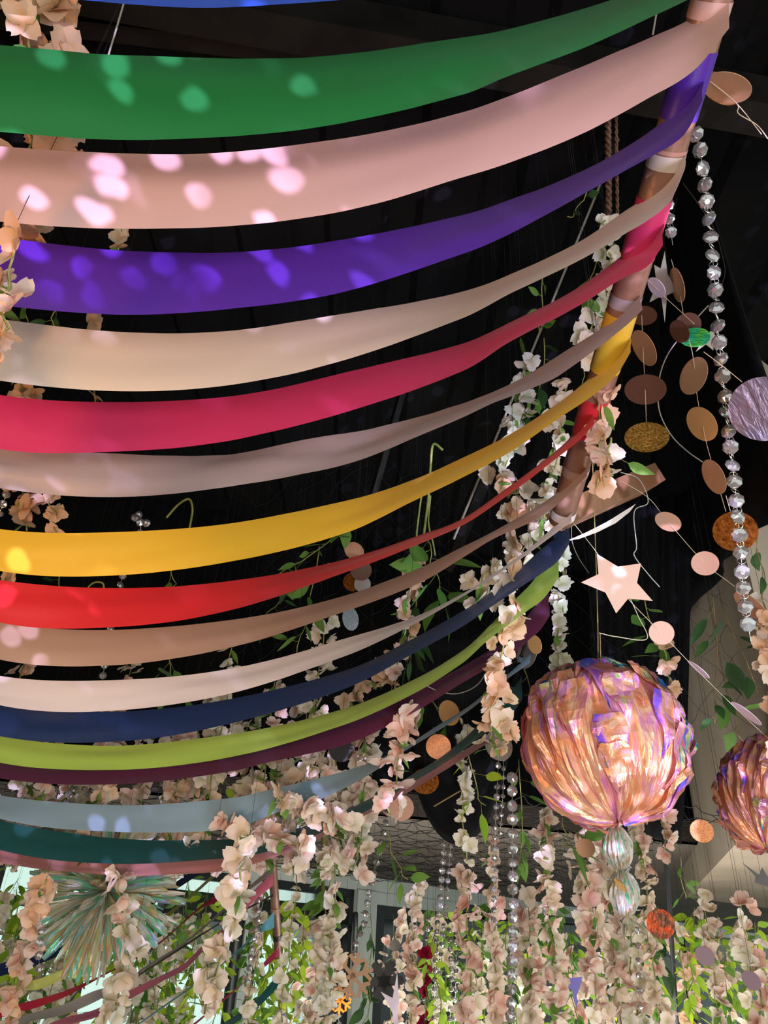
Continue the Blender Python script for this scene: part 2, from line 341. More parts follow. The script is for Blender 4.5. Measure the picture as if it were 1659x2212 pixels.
# back wall of windows
wp = Vector((wa.x, wa.y, 0))
def wpt(px, z):     # point of the window wall in pixel column px (taken near the horizon) at height z
    p = at_plane(px, 2060, wp, wnrm); return Vector((p.x, p.y, z))
WT = -wnrm*.10 if wnrm.y > 0 else wnrm*.10
def wpanel(name, x0, x1, z0, z1, m, parent=None, t=1.0, label=None):
    v, f = prism([wpt(x0, z0), wpt(x1, z0), wpt(x1, z1), wpt(x0, z1)], WT*t)
    return obj(name, v, f, m, parent, smooth=False)
struct(wpanel('wall_back', -300, 1900, 0, .55, M_white), 'white low wall under the windows')
struct(wpanel('trim_4', -300, 1900, ZC-.13, ZC, M_white, t=1.2), 'pale lintel strip above the windows')
wins = [(-300, -60), (-60, 170), (170, 330), (330, 505), (530, 742), (965, 1120), (1120, 1290), (1290, 1480), (1480, 1700), (1700, 1900)]
for k, (a, b) in enumerate(wins):
    name = 'window_%d' % (k+1); w = (b-a)
    e = 9
    fr = [wpanel('f', a, a+e, .55, ZC-.13, None), wpanel('f', b-e, b, .55, ZC-.13, None), wpanel('f', a, b, .55, .62, None), wpanel('f', a, b, ZC-.20, ZC-.13, None), wpanel('f', a, b, 1.80, 1.86, None)]
    V, Fc = [], []
    for o in fr:
        off = len(V); V += [x.co.copy() for x in o.data.vertices]; Fc += [tuple(i+off for i in p.vertices) for p in o.data.polygons]
        me_ = o.data; bpy.data.objects.remove(o); bpy.data.meshes.remove(me_)
    r = bpy.data.objects.new(name, None); COL.objects.link(r); struct(r, 'bright window in a dark frame')
    obj('window_frame', V, Fc, M_frame, r, smooth=False)
    for (z0, z1) in ((.62, 1.80), (1.86, ZC-.20)):
        v, f = prism([wpt(a+e, z0), wpt(b-e, z0), wpt(b-e, z1), wpt(a+e, z1)], WT*.08)
        obj('pane', [p+WT*.4 for p in v], f, M_glass, r, smooth=False)
struct(wpanel('trim_5', 742, 785, 0, ZC-.13, M_white, t=1.6), 'pale timber post left of the door')
struct(wpanel('trim_6', 505, 530, .55, ZC-.13, M_white, t=1.2), 'pale post between two windows')
struct(wpanel('trim_7', 785, 965, 2.06, ZC-.13, M_white, t=1.4), 'pale timber lintel over the door')
dr = bpy.data.objects.new('door_1', None); COL.objects.link(dr); struct(dr, 'black framed glass door in a pale timber surround')
wpanel('door_frame', 785, 812, 0, 2.06, M_frame, dr); wpanel('door_frame', 938, 965, 0, 2.06, M_frame, dr); wpanel('door_frame', 812, 938, 1.94, 2.06, M_frame, dr)
wpanel('pane', 812, 938, 1.35, 1.94, M_darkglass, dr, t=.3); wpanel('pane', 812, 938, .1, 1.35, M_glass, dr, t=.2)
# dark panels seen through the upper panes: roller blinds
for i, (a, b, z0) in enumerate([(540, 600, 1.78), (605, 735, 1.72), (345, 495, 1.62), (1130, 1280, 1.74), (1300, 1470, 1.80)]):
    o = wpanel('roller_blind', a, b, z0, 2.02, M_frame, t=.12); o.location = -WT*1.2
    tag(o, 'dark roller blind behind a window, %s of five from the left' % ['second', 'third', 'leftmost', 'fourth', 'rightmost'][i], 'blind', 'blinds behind the windows')
# ground outside
v, f = prism([WLp-wnrm*0+Vector((-4, 0, -.02)), WRp+Vector((8, 0, -.02)), WRp+wnrm*14+Vector((8, 0, -.02)), WLp+wnrm*14+Vector((-4, 0, -.02))], Vector((0, 0, -.1)))
struct(obj('ground', v, f, M_floor, smooth=False), 'pale paving outside the windows')

# black draped canopy with pleats (the rounded swag under the ceiling edge)
def swag(name, px0, px1, ytop, ybot, depth, label, rows=22, cols=36, bow=.25, m=M_blackcloth):
    V, Fc = [], []
    for j in range(rows+1):
        s = j/rows
        for i in range(cols+1):
            t = i/cols; u = 2*t-1
            yb = ytop+(ybot-ytop)*s*math.sqrt(max(0, 1-u*u*.96))
            px = px0+(px1-px0)*(.5+u*.5*(1-.10*s))
            d = depth-bow*math.sin(math.pi*s*.5)*(1-u*u)+.018*math.sin(s*rows*1.15)
            V.append(at(px, yb, d))
    for j in range(rows):
        for i in range(cols):
            a = j*(cols+1)+i; Fc.append((a, a+1, a+cols+2, a+cols+1))
    loc = V[0].copy(); o = obj(name, rel(V, loc), Fc, m, loc=loc)
    md = o.modifiers.new('thickness', 'SOLIDIFY'); md.thickness = .006
    return tag(o, label, 'drape')
swag('ceiling_drape', 850, 1130, 1380, 1822, 2.62, 'rounded black pleated drape bulging below the ceiling, behind the pink disc')
def drape(name, top, bot, dt, db, label, cols=40, rows=14, m=M_blackcloth, wave=.03):
    V, Fc = [], []; T = smoothline([at(x, y, dt) for x, y in top], cols+1); Bm = smoothline([at(x, y, db) for x, y in bot], cols+1)
    for j in range(rows+1):
        s = j/rows
        for i in range(cols+1):
            p = T[i].lerp(Bm[i], s); p = p+Vector((0, wave*math.sin(i*.9+s*2+3*noise.noise(Vector((i*.1, s*2, 3)))), -.12*math.sin(math.pi*s)*.3)); V.append(p)
    for j in range(rows):
        for i in range(cols):
            a = j*(cols+1)+i; Fc.append((a, a+1, a+cols+2, a+cols+1))
    loc = V[0].copy(); o = obj(name, rel(V, loc), Fc, m, loc=loc); md = o.modifiers.new('thickness', 'SOLIDIFY'); md.thickness = .005
    return tag(o, label, 'drape')
bn = (N_-C_).cross(Vector((0, 0, 1))).normalized()
if bn.dot(CAM-C_) < 0: bn = -bn
bt = [at_plane(x, y, C_+bn*.06, bn) for x, y in [(1385, 1480), (1420, 1425), (1462, 1385), (1560, 1250), (1640, 1160), (1760, 1060)]]
bt = smoothline(bt, 41); V, Fc = [], []
for jj in range(15):
    for ii in range(41):
        b_ = bt[ii]; p = Vector((b_.x, b_.y, b_.z+(ZT-.01-b_.z)*(1-jj/14))); V.append(p+bn*(.02*math.sin(ii*1.1+jj*.25)+.02))
for jj in range(14):
    for ii in range(40): a = jj*41+ii; Fc.append((a, a+1, a+42, a+41))
loc = V[0].copy(); o = obj('ceiling_drape', rel(V, loc), Fc, M_blackcloth, loc=loc); md = o.modifiers.new('thickness', 'SOLIDIFY'); md.thickness = .004
tag(o, 'black cloth drawn slantwise over the top of the beige bulkhead', 'drape')
drape('ceiling_drape', [(1270, 1080), (1380, 1080), (1490, 1060)], [(1285, 1790), (1380, 1800), (1470, 1822)], 2.9, 2.9, 'black cloth hanging straight down left of the beige bulkhead', wave=.02)

# wire netting
def netting(name, label, origin, ux, uy, nx, ny, cell, r, jit, m=M_wire, sag=.05):
    V, Fc = [], []
    def pt(i, j):
        rnd = random.Random(i*7919+j*104729)
        p = origin+ux*((i+(j % 2)*.5)*cell)+uy*(j*cell*.62)
        return p+Vector((rnd.uniform(-jit, jit), rnd.uniform(-jit, jit), -sag*rnd.random()))
    for j in range(ny):
        for i in range(nx):
            a = pt(i, j); nb = [pt(i, j+1), pt(i-1 if j % 2 == 0 else i+1, j+1)]
            for b in nb:
                if random.random() < .06: continue
                v, f = tube([a, (a+b)/2+Vector((random.uniform(-.01, .01), random.uniform(-.01, .01), -.008)), b], r, 3, cap=False); o = len(V); V += v; Fc += [tuple(k+o for k in q) for q in f]
    loc = Vector(origin); root = empty(name, loc, label, 'netting')
    w = obj('wire_mesh', rel(V, loc), Fc, m, root); w['kind'] = 'stuff'; return root
netting('wire_netting', 'black wire netting stretched below the grey-brown ceiling', Vector((FL.x+3.3, FL.y+.15, ZC-.03)), Vector((1, .1, 0)), Vector((-.05, 1, 0)), 30, 44, .17, .0022, .035)
netting('wire_netting', 'thin dark net across the black ceiling behind the ribbons', at(480, 1500, 2.55), Vector((1, .05, 0)), Vector((0, .1, 1)).normalized(), 26, 16, .11, .0007, .02, m=M_darkstring, sag=.0)

# ------------------------------------------------------------------ ribbons and their pole
RD = [.88, 1.0, 1.1, 1.2, 1.33, 1.43, 1.5, 1.6, 1.7, 1.8, 1.88, 1.94, 2.0, 2.05, 2.08, 2.16, 2.22]
PX = [at(1556, -60, 1.0), at(1085, 1560, 2.26)]
def pole_at(py):    # point of the main pole in pixel row py
    lo, hi = -.3, 1.3
    for _ in range(30):
        m = (lo+hi)/2
        if proj(PX[0].lerp(PX[1], m))[1] < py: lo = m
        else: hi = m
    return PX[0].lerp(PX[1], lo)
RIB = [
 ('blue', '1c3f9c', 'royal blue satin ribbon cut off by the top edge of the photo', [(0,-185,-22),(180,-170,1),(400,-155,13),(560,-158,12),(740,-165,1),(1000,-185,-42),(1300,-215,-110),(1600,-260,-230)]),
 ('green', '1a7234', 'emerald green satin ribbon, widest one near the top', [(0,97,285),(250,119,302),(500,127,295),(750,115,262),(1000,80,205),(1100,62,165),(1250,22,105),(1400,-28,38),(1485,-60,0),(1590,-105,-60)]),
 ('pink', 'd4a8a0', 'pale pink satin ribbon between the green and purple ribbons', [(0,318,480),(250,330,494),(500,328,488),(750,298,455),(1000,240,384),(1100,207,353),(1250,150,290),(1400,84,210),(1500,35,150),(1575,-20,60)]),
 ('purple', '4d1f96', 'deep purple satin ribbon below the pale pink one', [(0,514,660),(250,542,680),(500,545,668),(750,517,628),(1000,466,545),(1100,433,502),(1250,370,425),(1400,285,343),(1480,215,290),(1518,150,215)]),
 ('cream', 'd2c2ae', 'cream satin ribbon between the purple and magenta ribbons', [(0,690,822),(250,718,845),(500,716,830),(750,676,777),(1000,631,687),(1100,596,637),(1250,526,565),(1350,460,505),(1400,425,476),(1450,372,432),(1478,318,372)]),
 ('magenta', 'c02c5c', 'magenta satin ribbon with fine cross creases at the left', [(0,853,970),(250,868,975),(500,855,950),(750,803,890),(1000,741,800),(1100,696,737),(1250,623,661),(1350,549,599),(1400,510,575),(1432,455,530)]),
 ('lavender', '988c8e', 'greyish lavender satin ribbon below the magenta one', [(0,962,1052),(250,979,1072),(500,975,1052),(750,938,999),(900,901,943),(1000,869,905),(1100,828,857),(1200,776,811),(1302,715,742),(1352,668,705),(1388,625,668)]),
 ('yellow', 'd8b030', 'golden yellow satin ribbon across the middle', [(0,1142,1233),(250,1149,1243),(500,1130,1212),(750,1080,1150),(900,1032,1080),(1000,990,1033),(1100,942,979),(1200,877,908),(1285,810,850),(1335,762,806),(1362,715,760)]),
 ('red', 'c8252e', 'bright red satin ribbon that twists thin towards the pole', [(0,1253,1345),(250,1271,1355),(500,1255,1318),(750,1208,1236),(900,1159,1178),(1000,1120,1134),(1100,1052,1065),(1200,976,988),(1250,928,948),(1282,880,915)]),
 ('tan', 'a58c7a', 'tan satin ribbon between the red and white ribbons', [(0,1345,1425),(250,1361,1436),(500,1338,1397),(750,1287,1318),(900,1230,1262),(1000,1179,1206),(1062,1148,1168),(1144,1104,1130),(1202,1066,1092),(1268,1000,1028)]),
 ('white', 'd8d0d0', 'white satin ribbon that thins out behind the front flowers', [(0,1460,1524),(250,1469,1535),(500,1444,1497),(750,1379,1416),(900,1331,1347),(1000,1283,1291),(1060,1245,1251),(1130,1195,1203),(1185,1145,1163),(1235,1085,1128)]),
 ('navy', '132a56', 'dark navy satin ribbon turning bright blue near the pole', [(0,1524,1590),(250,1537,1602),(500,1510,1563),(750,1446,1485),(900,1375,1407),(1000,1321,1353),(1062,1279,1310),(1124,1228,1268),(1165,1190,1242),(1206,1155,1211),(1230,1133,1174)]),
 ('lime', 'a9cc5a', 'lime green satin ribbon lying over the maroon one', [(0,1590,1648),(250,1611,1662),(500,1585,1635),(750,1529,1563),(900,1465,1494),(1000,1404,1430),(1042,1367,1392),(1103,1305,1345),(1144,1265,1316),(1175,1225,1293),(1206,1203,1250)]),
 ('maroon', '5e1a48', 'maroon satin ribbon directly below the lime one', [(0,1646,1682),(250,1660,1694),(500,1633,1667),(560,1618,1653),(750,1561,1607),(900,1492,1536),(1000,1440,1475),(1060,1405,1440),(1114,1372,1408),(1144,1325,1379),(1165,1300,1362),(1186,1268,1330)]),
 ('sky', '88a4b4', 'pale sky blue satin ribbon passing behind the blush flowers', [(0,1719,1768),(250,1739,1797),(499,1725,1790),(600,1703,1756),(694,1681,1728),(788,1653,1681),(868,1618,1628),(940,1572,1583),(1016,1524,1534),(1092,1461,1471),(1146,1412,1432)]),
 ('teal', '174c4c', 'dark teal satin ribbon above the dusty pink one', [(0,1773,1836),(250,1812,1866),(500,1814,1853),(600,1800,1832),(700,1770,1795),(800,1725,1745),(872,1685,1700),(971,1623,1641),(1061,1538,1575),(1107,1488,1542),(1128,1460,1510)]),
 ('dusty', 'cc8a8c', 'dusty pink satin ribbon, lowest of the long ribbons', [(0,1836,1861),(250,1864,1891),(400,1860,1887),(500,1850,1878),(568,1836,1860),(662,1800,1825),(756,1759,1777),(880,1697,1711),(971,1641,1656),(1040,1597,1612),(1088,1562,1580)]),
]
def interp(pts, x):
    if x <= pts[0][0]: return pts[0][1], pts[0][2]
    for i in range(len(pts)-1):
        if x <= pts[i+1][0]:
            x0, x1 = pts[i][0], pts[i+1][0]; t = (x-x0)/(x1-x0)
            p0 = pts[max(i-1, 0)]; p3 = pts[min(i+2, len(pts)-1)]; out = []
            for k in (1, 2):
                a, b = pts[i][k], pts[i+1][k]
                m0 = (b-p0[k])/max(1, x1-p0[0])*(x1-x0); m1 = (p3[k]-a)/max(1, p3[0]-x0)*(x1-x0)
                out.append((2*t**3-3*t*t+1)*a+(t**3-2*t*t+t)*m0+(-2*t**3+3*t*t)*b+(t**3-t*t)*m1)
            return tuple(out)
    return pts[-1][1], pts[-1][2]
def solve_edges(x, yt, yb, d, W):
    """the two edges of a ribbon of true width W seen in rows yt and yb round depth d, upper edge the farther"""
    lo, hi = 0, W*.5/max(.2, 1)
    hi = W*.6
    f = lambda e: (at(x, yt, d+e)-at(x, yb, d-e)).length
    if f(0) >= W: return at(x, yt, d), at(x, yb, d)
    for _ in range(24):
        m = (lo+hi)/2
        if f(m) < W: lo = m
        else: hi = m
    return at(x, yt, d+lo), at(x, yb, d-lo)
def ribbon_mesh(rows, W, seed, cross=7, amp=.0035):
    V, Fc = [], []; n = len(rows)
    for i, (a, b) in enumerate(rows):
        t = (rows[min(i+1, n-1)][0]-rows[max(i-1, 0)][0]); w = (b-a); nr = t.cross(w)
        nr = nr.normalized() if nr.length > 1e-9 else FW
        for j in range(cross+1):
            s = j/cross
            g = noise.noise(Vector((i*.045, s*2.6, seed*3.1)))*amp*2.2+noise.noise(Vector((i*.20, s*4, seed*5.7)))*amp*.35
            V.append(a+w*s+nr*g)
    for i in range(n-1):
        for j in range(cross):
            q = i*(cross+1)+j; Fc.append((q, q+1, q+cross+2, q+cross+1))
    return V, Fc
pole_dir = (PX[1]-PX[0]).normalized()
PR = .0275
for k, (cn, hx, label, P) in enumerate(RIB):
    m = satin(cn+'_satin', hx)
    xe = P[-1][0]; XM = 290
    left = [(2*XM-x, a, b) for (x, a, b) in P if x >= 740][::-1]
    # the left half falls out of the frame: mirror the right half about the lowest point
    base0 = interp(P, 2*XM-0); off = (P[0][1]-base0[0], P[0][2]-base0[1])
    left = [(x, a+off[0]*.6, b+off[1]*.6) for x, a, b in left]
    pts = left+P
    app = max(b-a for _, a, b in P)
    dc = RD[k]; WR = app*dc/F_/.93
    if cn in ('dusty', 'teal', 'maroon'): WR = max(WR, .07)
    ymid = (P[-1][1]+P[-1][2])/2; pe = pole_at(ymid) if k > 0 else PX[0]-pole_dir*.1
    de = proj(pe)[2]-.035
    x0, x1 = pts[0][0], xe; rows = []; n = 190
    for i in range(n+1):
        x = x0+(x1-x0)*i/n; yt, yb = interp(pts, x); u = abs(x-XM)/(xe-XM)
        d = dc+(de-dc)*min(1, u)**2.2
        rows.append(solve_edges(x, yt, yb, d, WR))
    V, Fc = ribbon_mesh(rows, WR, k, amp=.006 if cn == 'lavender' else .0018)
    loc = rows[n//2][0].copy(); root = empty('satin_ribbon', loc, label, 'ribbon', 'ribbons strung between the poles')
    o = obj('ribbon_band', rel(V, loc), Fc, m, root)
    if k > 0:
        # the turn of the ribbon round the copper pole
        h = {'purple': .09, 'magenta': .10, 'yellow': .12, 'red': .09}.get(cn, .022)
        c = pe; lr = PR+.0010 if ymid < 1120 else .0065
        sp = tube([c-pole_dir*h/2, c-pole_dir*h*.2, c+pole_dir*h*.2, c+pole_dir*h/2], lr, 20, cap=False)
        obj('ribbon_loop', rel(sp[0], loc), sp[1], m, root)
PE = pole_at(1125); v, f = tube([PX[0]-pole_dir*.25]+[PX[0].lerp(PE, i/10) for i in range(11)], PR, 24)
loc = PX[1].copy(); pr = empty('ribbon_pole', loc, 'copper satin-wrapped pole at the right where the ribbon ends are tied', 'pole')
obj('pole_shaft', rel(v, loc), f, M_copper, pr)
v, f = tube([PE, PX[1]+pole_dir*.03], .005, 8); obj('pole_tip', rel(v, loc), f, M_steel, pr)
for i in range(2):      # seams of the wrapping
    c = PX[0].lerp(PX[1], .12+i*.23); v, f = tube([c-pole_dir*.003, c+pole_dir*.003], PR+.0008, 20, cap=False); obj('wrap_seam', rel(v, loc), f, M_rose, pr)
# cross timber at the foot of the pole
A = at(1215, 1115, 2.0); B = at(1400, 1035, 2.25)
o = bar(A, B, .10, .06, mat('brown_timber', lin('8a6248'), .6), 'cross_beam', ''); del o['kind']; tag(o, 'brown cross beam running right from the copper pole', 'beam')

# second set of ribbons, lower left, tied to a smaller pole
RIB2 = [
 ('navy_short', '17264c', 'short navy ribbon rising behind the foil burst at lower left', [(-140,2130,2160),(0,2082,2110),(67,2065,2090),(134,2044,2062),(250,1985,2005),(376,1908,1925),(430,1872,1890),(575,1790,1805)], 2.5),
 ('olive', 'b4ba62', 'olive green ribbon rising from the lower left corner', [(-80,2150,2170),(42,2124,2140),(90,2112,2136),(178,2075,2092),(300,2010,2024),(360,1972,1984),(427,1917,1927),(470,1878,1890),(580,1815,1826)], 2.45),
 ('crimson', 'b52440', 'crimson ribbon below the olive one at lower left', [(-60,2190,2215),(36,2170,2189),(134,2142,2156),(220,2105,2111),(330,2045,2050),(434,1957,1963),(465,1935,1950),(515,1885,1901),(545,1854,1874),(585,1825,1848)], 2.4),
 ('silver', 'a3a19f', 'silver grey ribbon at the lower left corner', [(-60,2235,2260),(20,2207,2228),(67,2189,2208),(134,2171,2194),(200,2142,2167),(270,2118,2126),(310,2089,2095),(400,2033,2038),(535,1917,1925),(588,1870,1888)], 2.35),
 ('rose', 'cc6f88', 'rose pink ribbon crossing the bottom left under the white flowers', [(40,2250,2275),(120,2205,2222),(210,2180,2196),(268,2147,2165),(360,2102,2114),(400,2080,2093),(440,2040,2053),(490,1996,2008),(515,1964,1984),(545,1926,1950),(590,1885,1912)], 2.3),
 ('petrol', '1f5a5c', 'petrol green ribbon end at the small pole near the bottom', [(400,2270,2290),(487,2207,2222),(540,2172,2188),(565,2147,2167),(603,2102,2129)], 2.5),
 ('sky_end', '5aa0b8', 'thin sky blue ribbon end at the small brown pole', [(300,2210,2214),(440,2110,2115),(520,2047,2053),(555,2012,2020),(592,1968,2004)], 2.55),
 ('raspberry', 'b83a60', 'thin raspberry ribbon end at the small brown pole', [(380,2240,2246),(480,2160,2165),(545,2105,2109),(575,2074,2087),(603,2042,2064)], 2.6),
 ('plum', '44222e', 'very thin plum ribbon crossing the window at lower left', [(240,2140,2146),(360,2065,2070),(480,1990,1994),(590,1930,1936)], 2.7),
]
Q2 = [at(582, 1780, 2.72), at(616, 2260, 3.1)]
for k, (cn, hx, label, P, dl) in enumerate(RIB2):
    m = satin(cn+'_satin', hx); rows = []; n = 70
    for i in range(n+1):
        x = P[0][0]+(P[-1][0]-P[0][0])*i/n; yt, yb = interp(P, x); u = i/n
        d = dl+((2.76 if yt < 2000 else 2.85)-dl)*u
        rows.append(solve_edges(x, yt, yb, d, .05 if k in (0, 3, 4, 5) else .035))
    V, Fc = ribbon_mesh(rows, .05, 30+k, 4, .002); loc = rows[n//2][0].copy()
    o = obj('satin_ribbon', rel(V, loc), Fc, m, loc=loc); tag(o, label, 'ribbon', 'ribbons of the smaller set at lower left')
v, f = tube([Q2[0].lerp(Q2[1], i/6) for i in range(7)], .017, 14); loc = Q2[1].copy()
pr2 = empty('ribbon_pole', loc, 'slim brown satin-wrapped pole left of the centre at the bottom', 'pole'); obj('pole_shaft', rel(v, loc), f, M_copper, pr2)
for i in range(5):
    c = Q2[0].lerp(Q2[1], .35+i*.12); dd = (Q2[1]-Q2[0]).normalized(); v, f = tube([c-dd*.012, c+dd*.012], .0185, 12, cap=False); obj('wrap_band', rel(v, loc), f, [M_rose, M_frame, M_cord][i % 3], pr2)

# ------------------------------------------------------------------ flowers and leaves
def petal_vf(L, Wd, cup, notch, rot, tilt, curl):
    V, Fc, UV = [], [], []; nl, nw = 4, 3
    for i in range(nl+1):
        t = i/nl; w = Wd*(math.sin(math.pi*min(1, (.12+t*.80))**.85))**.8
        for j in range(nw+1):
            s = j/nw*2-1
            x = L*t-(notch*L*(1-abs(s))*(t**4)); y = s*w*.5
            z = cup*(s*s)*w+curl*t*t*L
            q = Matrix.Rotation(rot, 3, 'Z') @ (Matrix.Rotation(-tilt, 3, 'Y') @ Vector((x, y, z)))
            V.append(q); UV.append((j/nw, t))
    for i in range(nl):
        for j in range(nw):
            a = i*(nw+1)+j; Fc.append((a, a+1, a+nw+2, a+nw+1))
    return V, Fc, UV
def blossom_mesh(seed, m, npet=4, L=.030):
    rnd = random.Random(seed); V, Fc, UV = [], [], []
    for k in range(npet):
        v, f, u = petal_vf(L*rnd.uniform(.85, 1.12), L*rnd.uniform(.95, 1.15), rnd.uniform(-.05, .22), rnd.uniform(.05, .2), 2*math.pi*k/npet+rnd.uniform(-.2, .2), rnd.uniform(-.1, .75), rnd.uniform(-.35, .3))
        o = len(V); V += v; Fc += [tuple(i+o for i in q) for q in f]; UV += u
    me = bpy.data.meshes.new('blossom'); me.from_pydata(V, [], Fc); me.materials.append(m)
    me.polygons.foreach_set('use_smooth', [True]*len(me.polygons)); ul = me.uv_layers.new(name='UVMap'); fl = []
    for lp in me.loops: fl.extend(UV[lp.vertex_index])
    ul.data.foreach_set('uv', fl); return me
def leaf_mesh(seed, m, L=.055):
    rnd = random.Random(seed); V, Fc, UV = [], [], []; n = 6; wd = L*rnd.uniform(.42, .55); bend = rnd.uniform(-.25, .1); fold = rnd.uniform(.08, .28)
    for i in range(n+1):
        t = i/n; w = wd*.5*math.sin(math.pi*t**.8)*(1-.15*t); x = L*t; z = bend*L*t*t
        V += [Vector((x, -w, z+fold*w)), Vector((x, 0, z)), Vector((x, w, z+fold*w))]; UV += [(0, t), (.5, t), (1, t)]
    for i in range(n):
        a = i*3; Fc += [(a, a+1, a+4, a+3), (a+1, a+2, a+5, a+4)]
    me = bpy.data.meshes.new('leaf'); me.from_pydata(V, [], Fc); me.materials.append(m); me.polygons.foreach_set('use_smooth', [True]*len(me.polygons))
    ul = me.uv_layers.new(name='UVMap'); fl = []
    for lp in me.loops: fl.extend(UV[lp.vertex_index])
    ul.data.foreach_set('uv', fl); return me
BL = {}
for nm, m in dict(cream=M_petal, pink=M_petal_pink, white=M_petal_white, peach=M_petal_peach, red=M_petal_red).items():
    BL[nm] = [blossom_mesh(i+len(nm)*11, m, 4 if i % 3 else 3) for i in range(9)]
LV = {nm: [leaf_mesh(i, m) for i in range(5)] for nm, m in dict(green=M_leaf, lime=M_leaf_lime, dark=M_leaf_dark).items()}
def rq(rnd, toward=None, spread=1.0):
    n = Vector((rnd.gauss(0, 1), rnd.gauss(0, 1), rnd.gauss(0, 1))).normalized()
    if toward is not None: n = (toward.normalized()*(1/spread)+n).normalized()
    return face_q(n, spin=rnd.uniform(0, 6.28))
def hang_top(T): return ZC-.02 if (T-FL).dot(Vector((-fdir.y, fdir.x, 0))) > 0 else ZT
NG = 0
def garland(px, y0, y1, d, kind, label, leaves=0.25, gap=.020, size=1.0, px1=None, group='flower garlands', spread=.017, string=True, leafkind='green'):
    global NG; NG += 1; rnd = random.Random(NG*131+5)
    T = at(px, y0, d)
    if px1 is None: Lh = drop_to(T, y1); path = [T-Vector((0, 0, Lh*i/8)) for i in range(9)]
    else:
        Bp = at(px1, y1, d); path = [T.lerp(Bp, i/8) for i in range(9)]; Lh = (Bp-T).length
    for i in range(1, 9): path[i] = path[i]+Vector((rnd.uniform(-1, 1), rnd.uniform(-1, 1), 0))*.010
    root = empty('flower_garland', T, label, 'garland', group)
    pl = smoothline(path, max(12, int(Lh/.04)))
    top = hang_top(T)
    v, f = tube(pl, .0022, 5); obj('stem', rel(v, T), f, M_stem, root)
    if string and top-T.z > .02:
        v, f = tube([T, Vector((T.x+.01, T.y, top))], .0005, 4, cap=False); obj('hanging_string', rel(v, T), f, M_darkstring, root)
    n = min(290, max(3, int(Lh/gap))); cnt = 0
    kinds = kind if isinstance(kind, (list, tuple)) else [kind]
    for i in range(n):
        t = (i+rnd.random()*.8)/n; q = t*(len(pl)-1); k0 = min(int(q), len(pl)-2); c = pl[k0].lerp(pl[k0+1], q-k0)
        s = size*rnd.uniform(.72, 1.18)
        off = Vector((rnd.uniform(-1, 1), rnd.uniform(-1, 1), rnd.uniform(-.5, .5)))*spread*size*1.15
        inst('blossom', rnd.choice(BL[rnd.choice(kinds)]), root, c+off-T, rq(rnd, CAM-c, 1.3), s)
        if rnd.random() < leaves:
            tq = Vector((rnd.uniform(-1, 1), rnd.uniform(-1, 1), rnd.uniform(-1.4, .1))).to_track_quat('X', 'Z')
            inst('leaf', rnd.choice(LV[leafkind]), root, c-T, tq, size*rnd.uniform(.6, 1.1))
    return root
def vine(px, y0, y1, d, kind, label, gap=.03, size=1.0, px1=None, group='leafy vines', stem=M_stem, string=True, bunch=1, width=.02):
    size *= 1.3
    global NG; NG += 1; rnd = random.Random(NG*77+9)
    T = at(px, y0, d)
    if px1 is None: Lh = drop_to(T, y1); path = [T-Vector((0, 0, Lh*i/6)) for i in range(7)]
    else: Bp = at(px1, y1, d); path = [T.lerp(Bp, i/6)+Vector((0, 0, -.04*math.sin(math.pi*i/6)))*.6 for i in range(7)]; Lh = (Bp-T).length
    for i in range(1, 7): path[i] = path[i]+Vector((rnd.uniform(-1, 1), rnd.uniform(-1, 1), 0))*width*.5
    root = empty('leafy_vine', T, label, 'vine', group)
    pl = smoothline(path, max(10, int(Lh/.04))); parts = [tube(pl, .0018, 5)]
    n = max(2, int(Lh/gap))
    for i in range(n):
        t = (i+.5)/n; q = t*(len(pl)-1); k0 = min(int(q), len(pl)-2); c = pl[k0].lerp(pl[k0+1], q-k0)
        for b in range(bunch):
            dr_ = Vector((rnd.uniform(-1, 1), rnd.uniform(-.8, .8), rnd.uniform(-1.5, .2))).normalized()
            e = c+dr_*.022*size*rnd.uniform(.4, 1.4); parts.append(tube([c, e], .0009, 3, cap=False))
            qq = dr_.to_track_quat('X', 'Z'); from mathutils import Quaternion
            inst('leaf', rnd.choice(LV[kind]), root, e-T, qq @ Quaternion((1, 0, 0), rnd.uniform(-1.3, 1.3)), size*rnd.uniform(.65, 1.15))
    v, f = joinvf(parts); obj('stem', rel(v, T), f, stem, root)
    top = hang_top(T)
    if string and top-T.z > .02:
        v, f = tube([T, Vector((T.x, T.y, top))], .0005, 4, cap=False); obj('hanging_string', rel(v, T), f, M_darkstring, root)
    return root

# --- warm lit garlands at the left edge
garland(75, -80, 335, 1.25, 'peach', 'large peach garland at the top left corner behind the green ribbon', .2, .011, 1.35, 55, spread=.042)
garland(60, 470, 520, 1.45, 'peach', 'peach blossoms showing between the pink and purple ribbons at the far left', .3, .015, 1.2)
garland(25, 505, 810, 1.05, ['peach', 'pink'], 'pinkish peach garland hanging in front of the purple ribbon at the left edge', .12, .018, .95, -8, spread=.014)
garland(262, 495, 545, 1.9, 'peach', 'single small peach blossom sprig above the purple ribbon', .3, .03, .9, 255, spread=.006)
garland(205, 650, 880, 1.9, 'peach', 'thin peach garland behind the cream ribbon at the left', .2, .035, .9, 200, spread=.008)
garland(40, 800, 1150, 2.0, 'peach', 'peach garland behind the lavender ribbon at the left edge', .3, .016, 1.1, 60, spread=.028)
garland(110, 1040, 1150, 2.0, 'peach', 'short peach spray hanging above the yellow ribbon at the left', .3, .022, 1.0, 118, spread=.018)
garland(12, 1200, 1290, 2.0, 'peach', 'peach blossoms above the red ribbon at the left edge', .3, .02, .9, 25)
garland(100, 1900, 2212, 2.05, ['peach', 'pink'], 'peach garland in front of the navy and olive ribbons at lower left', .12, .016, 1.15, 18, spread=.017)
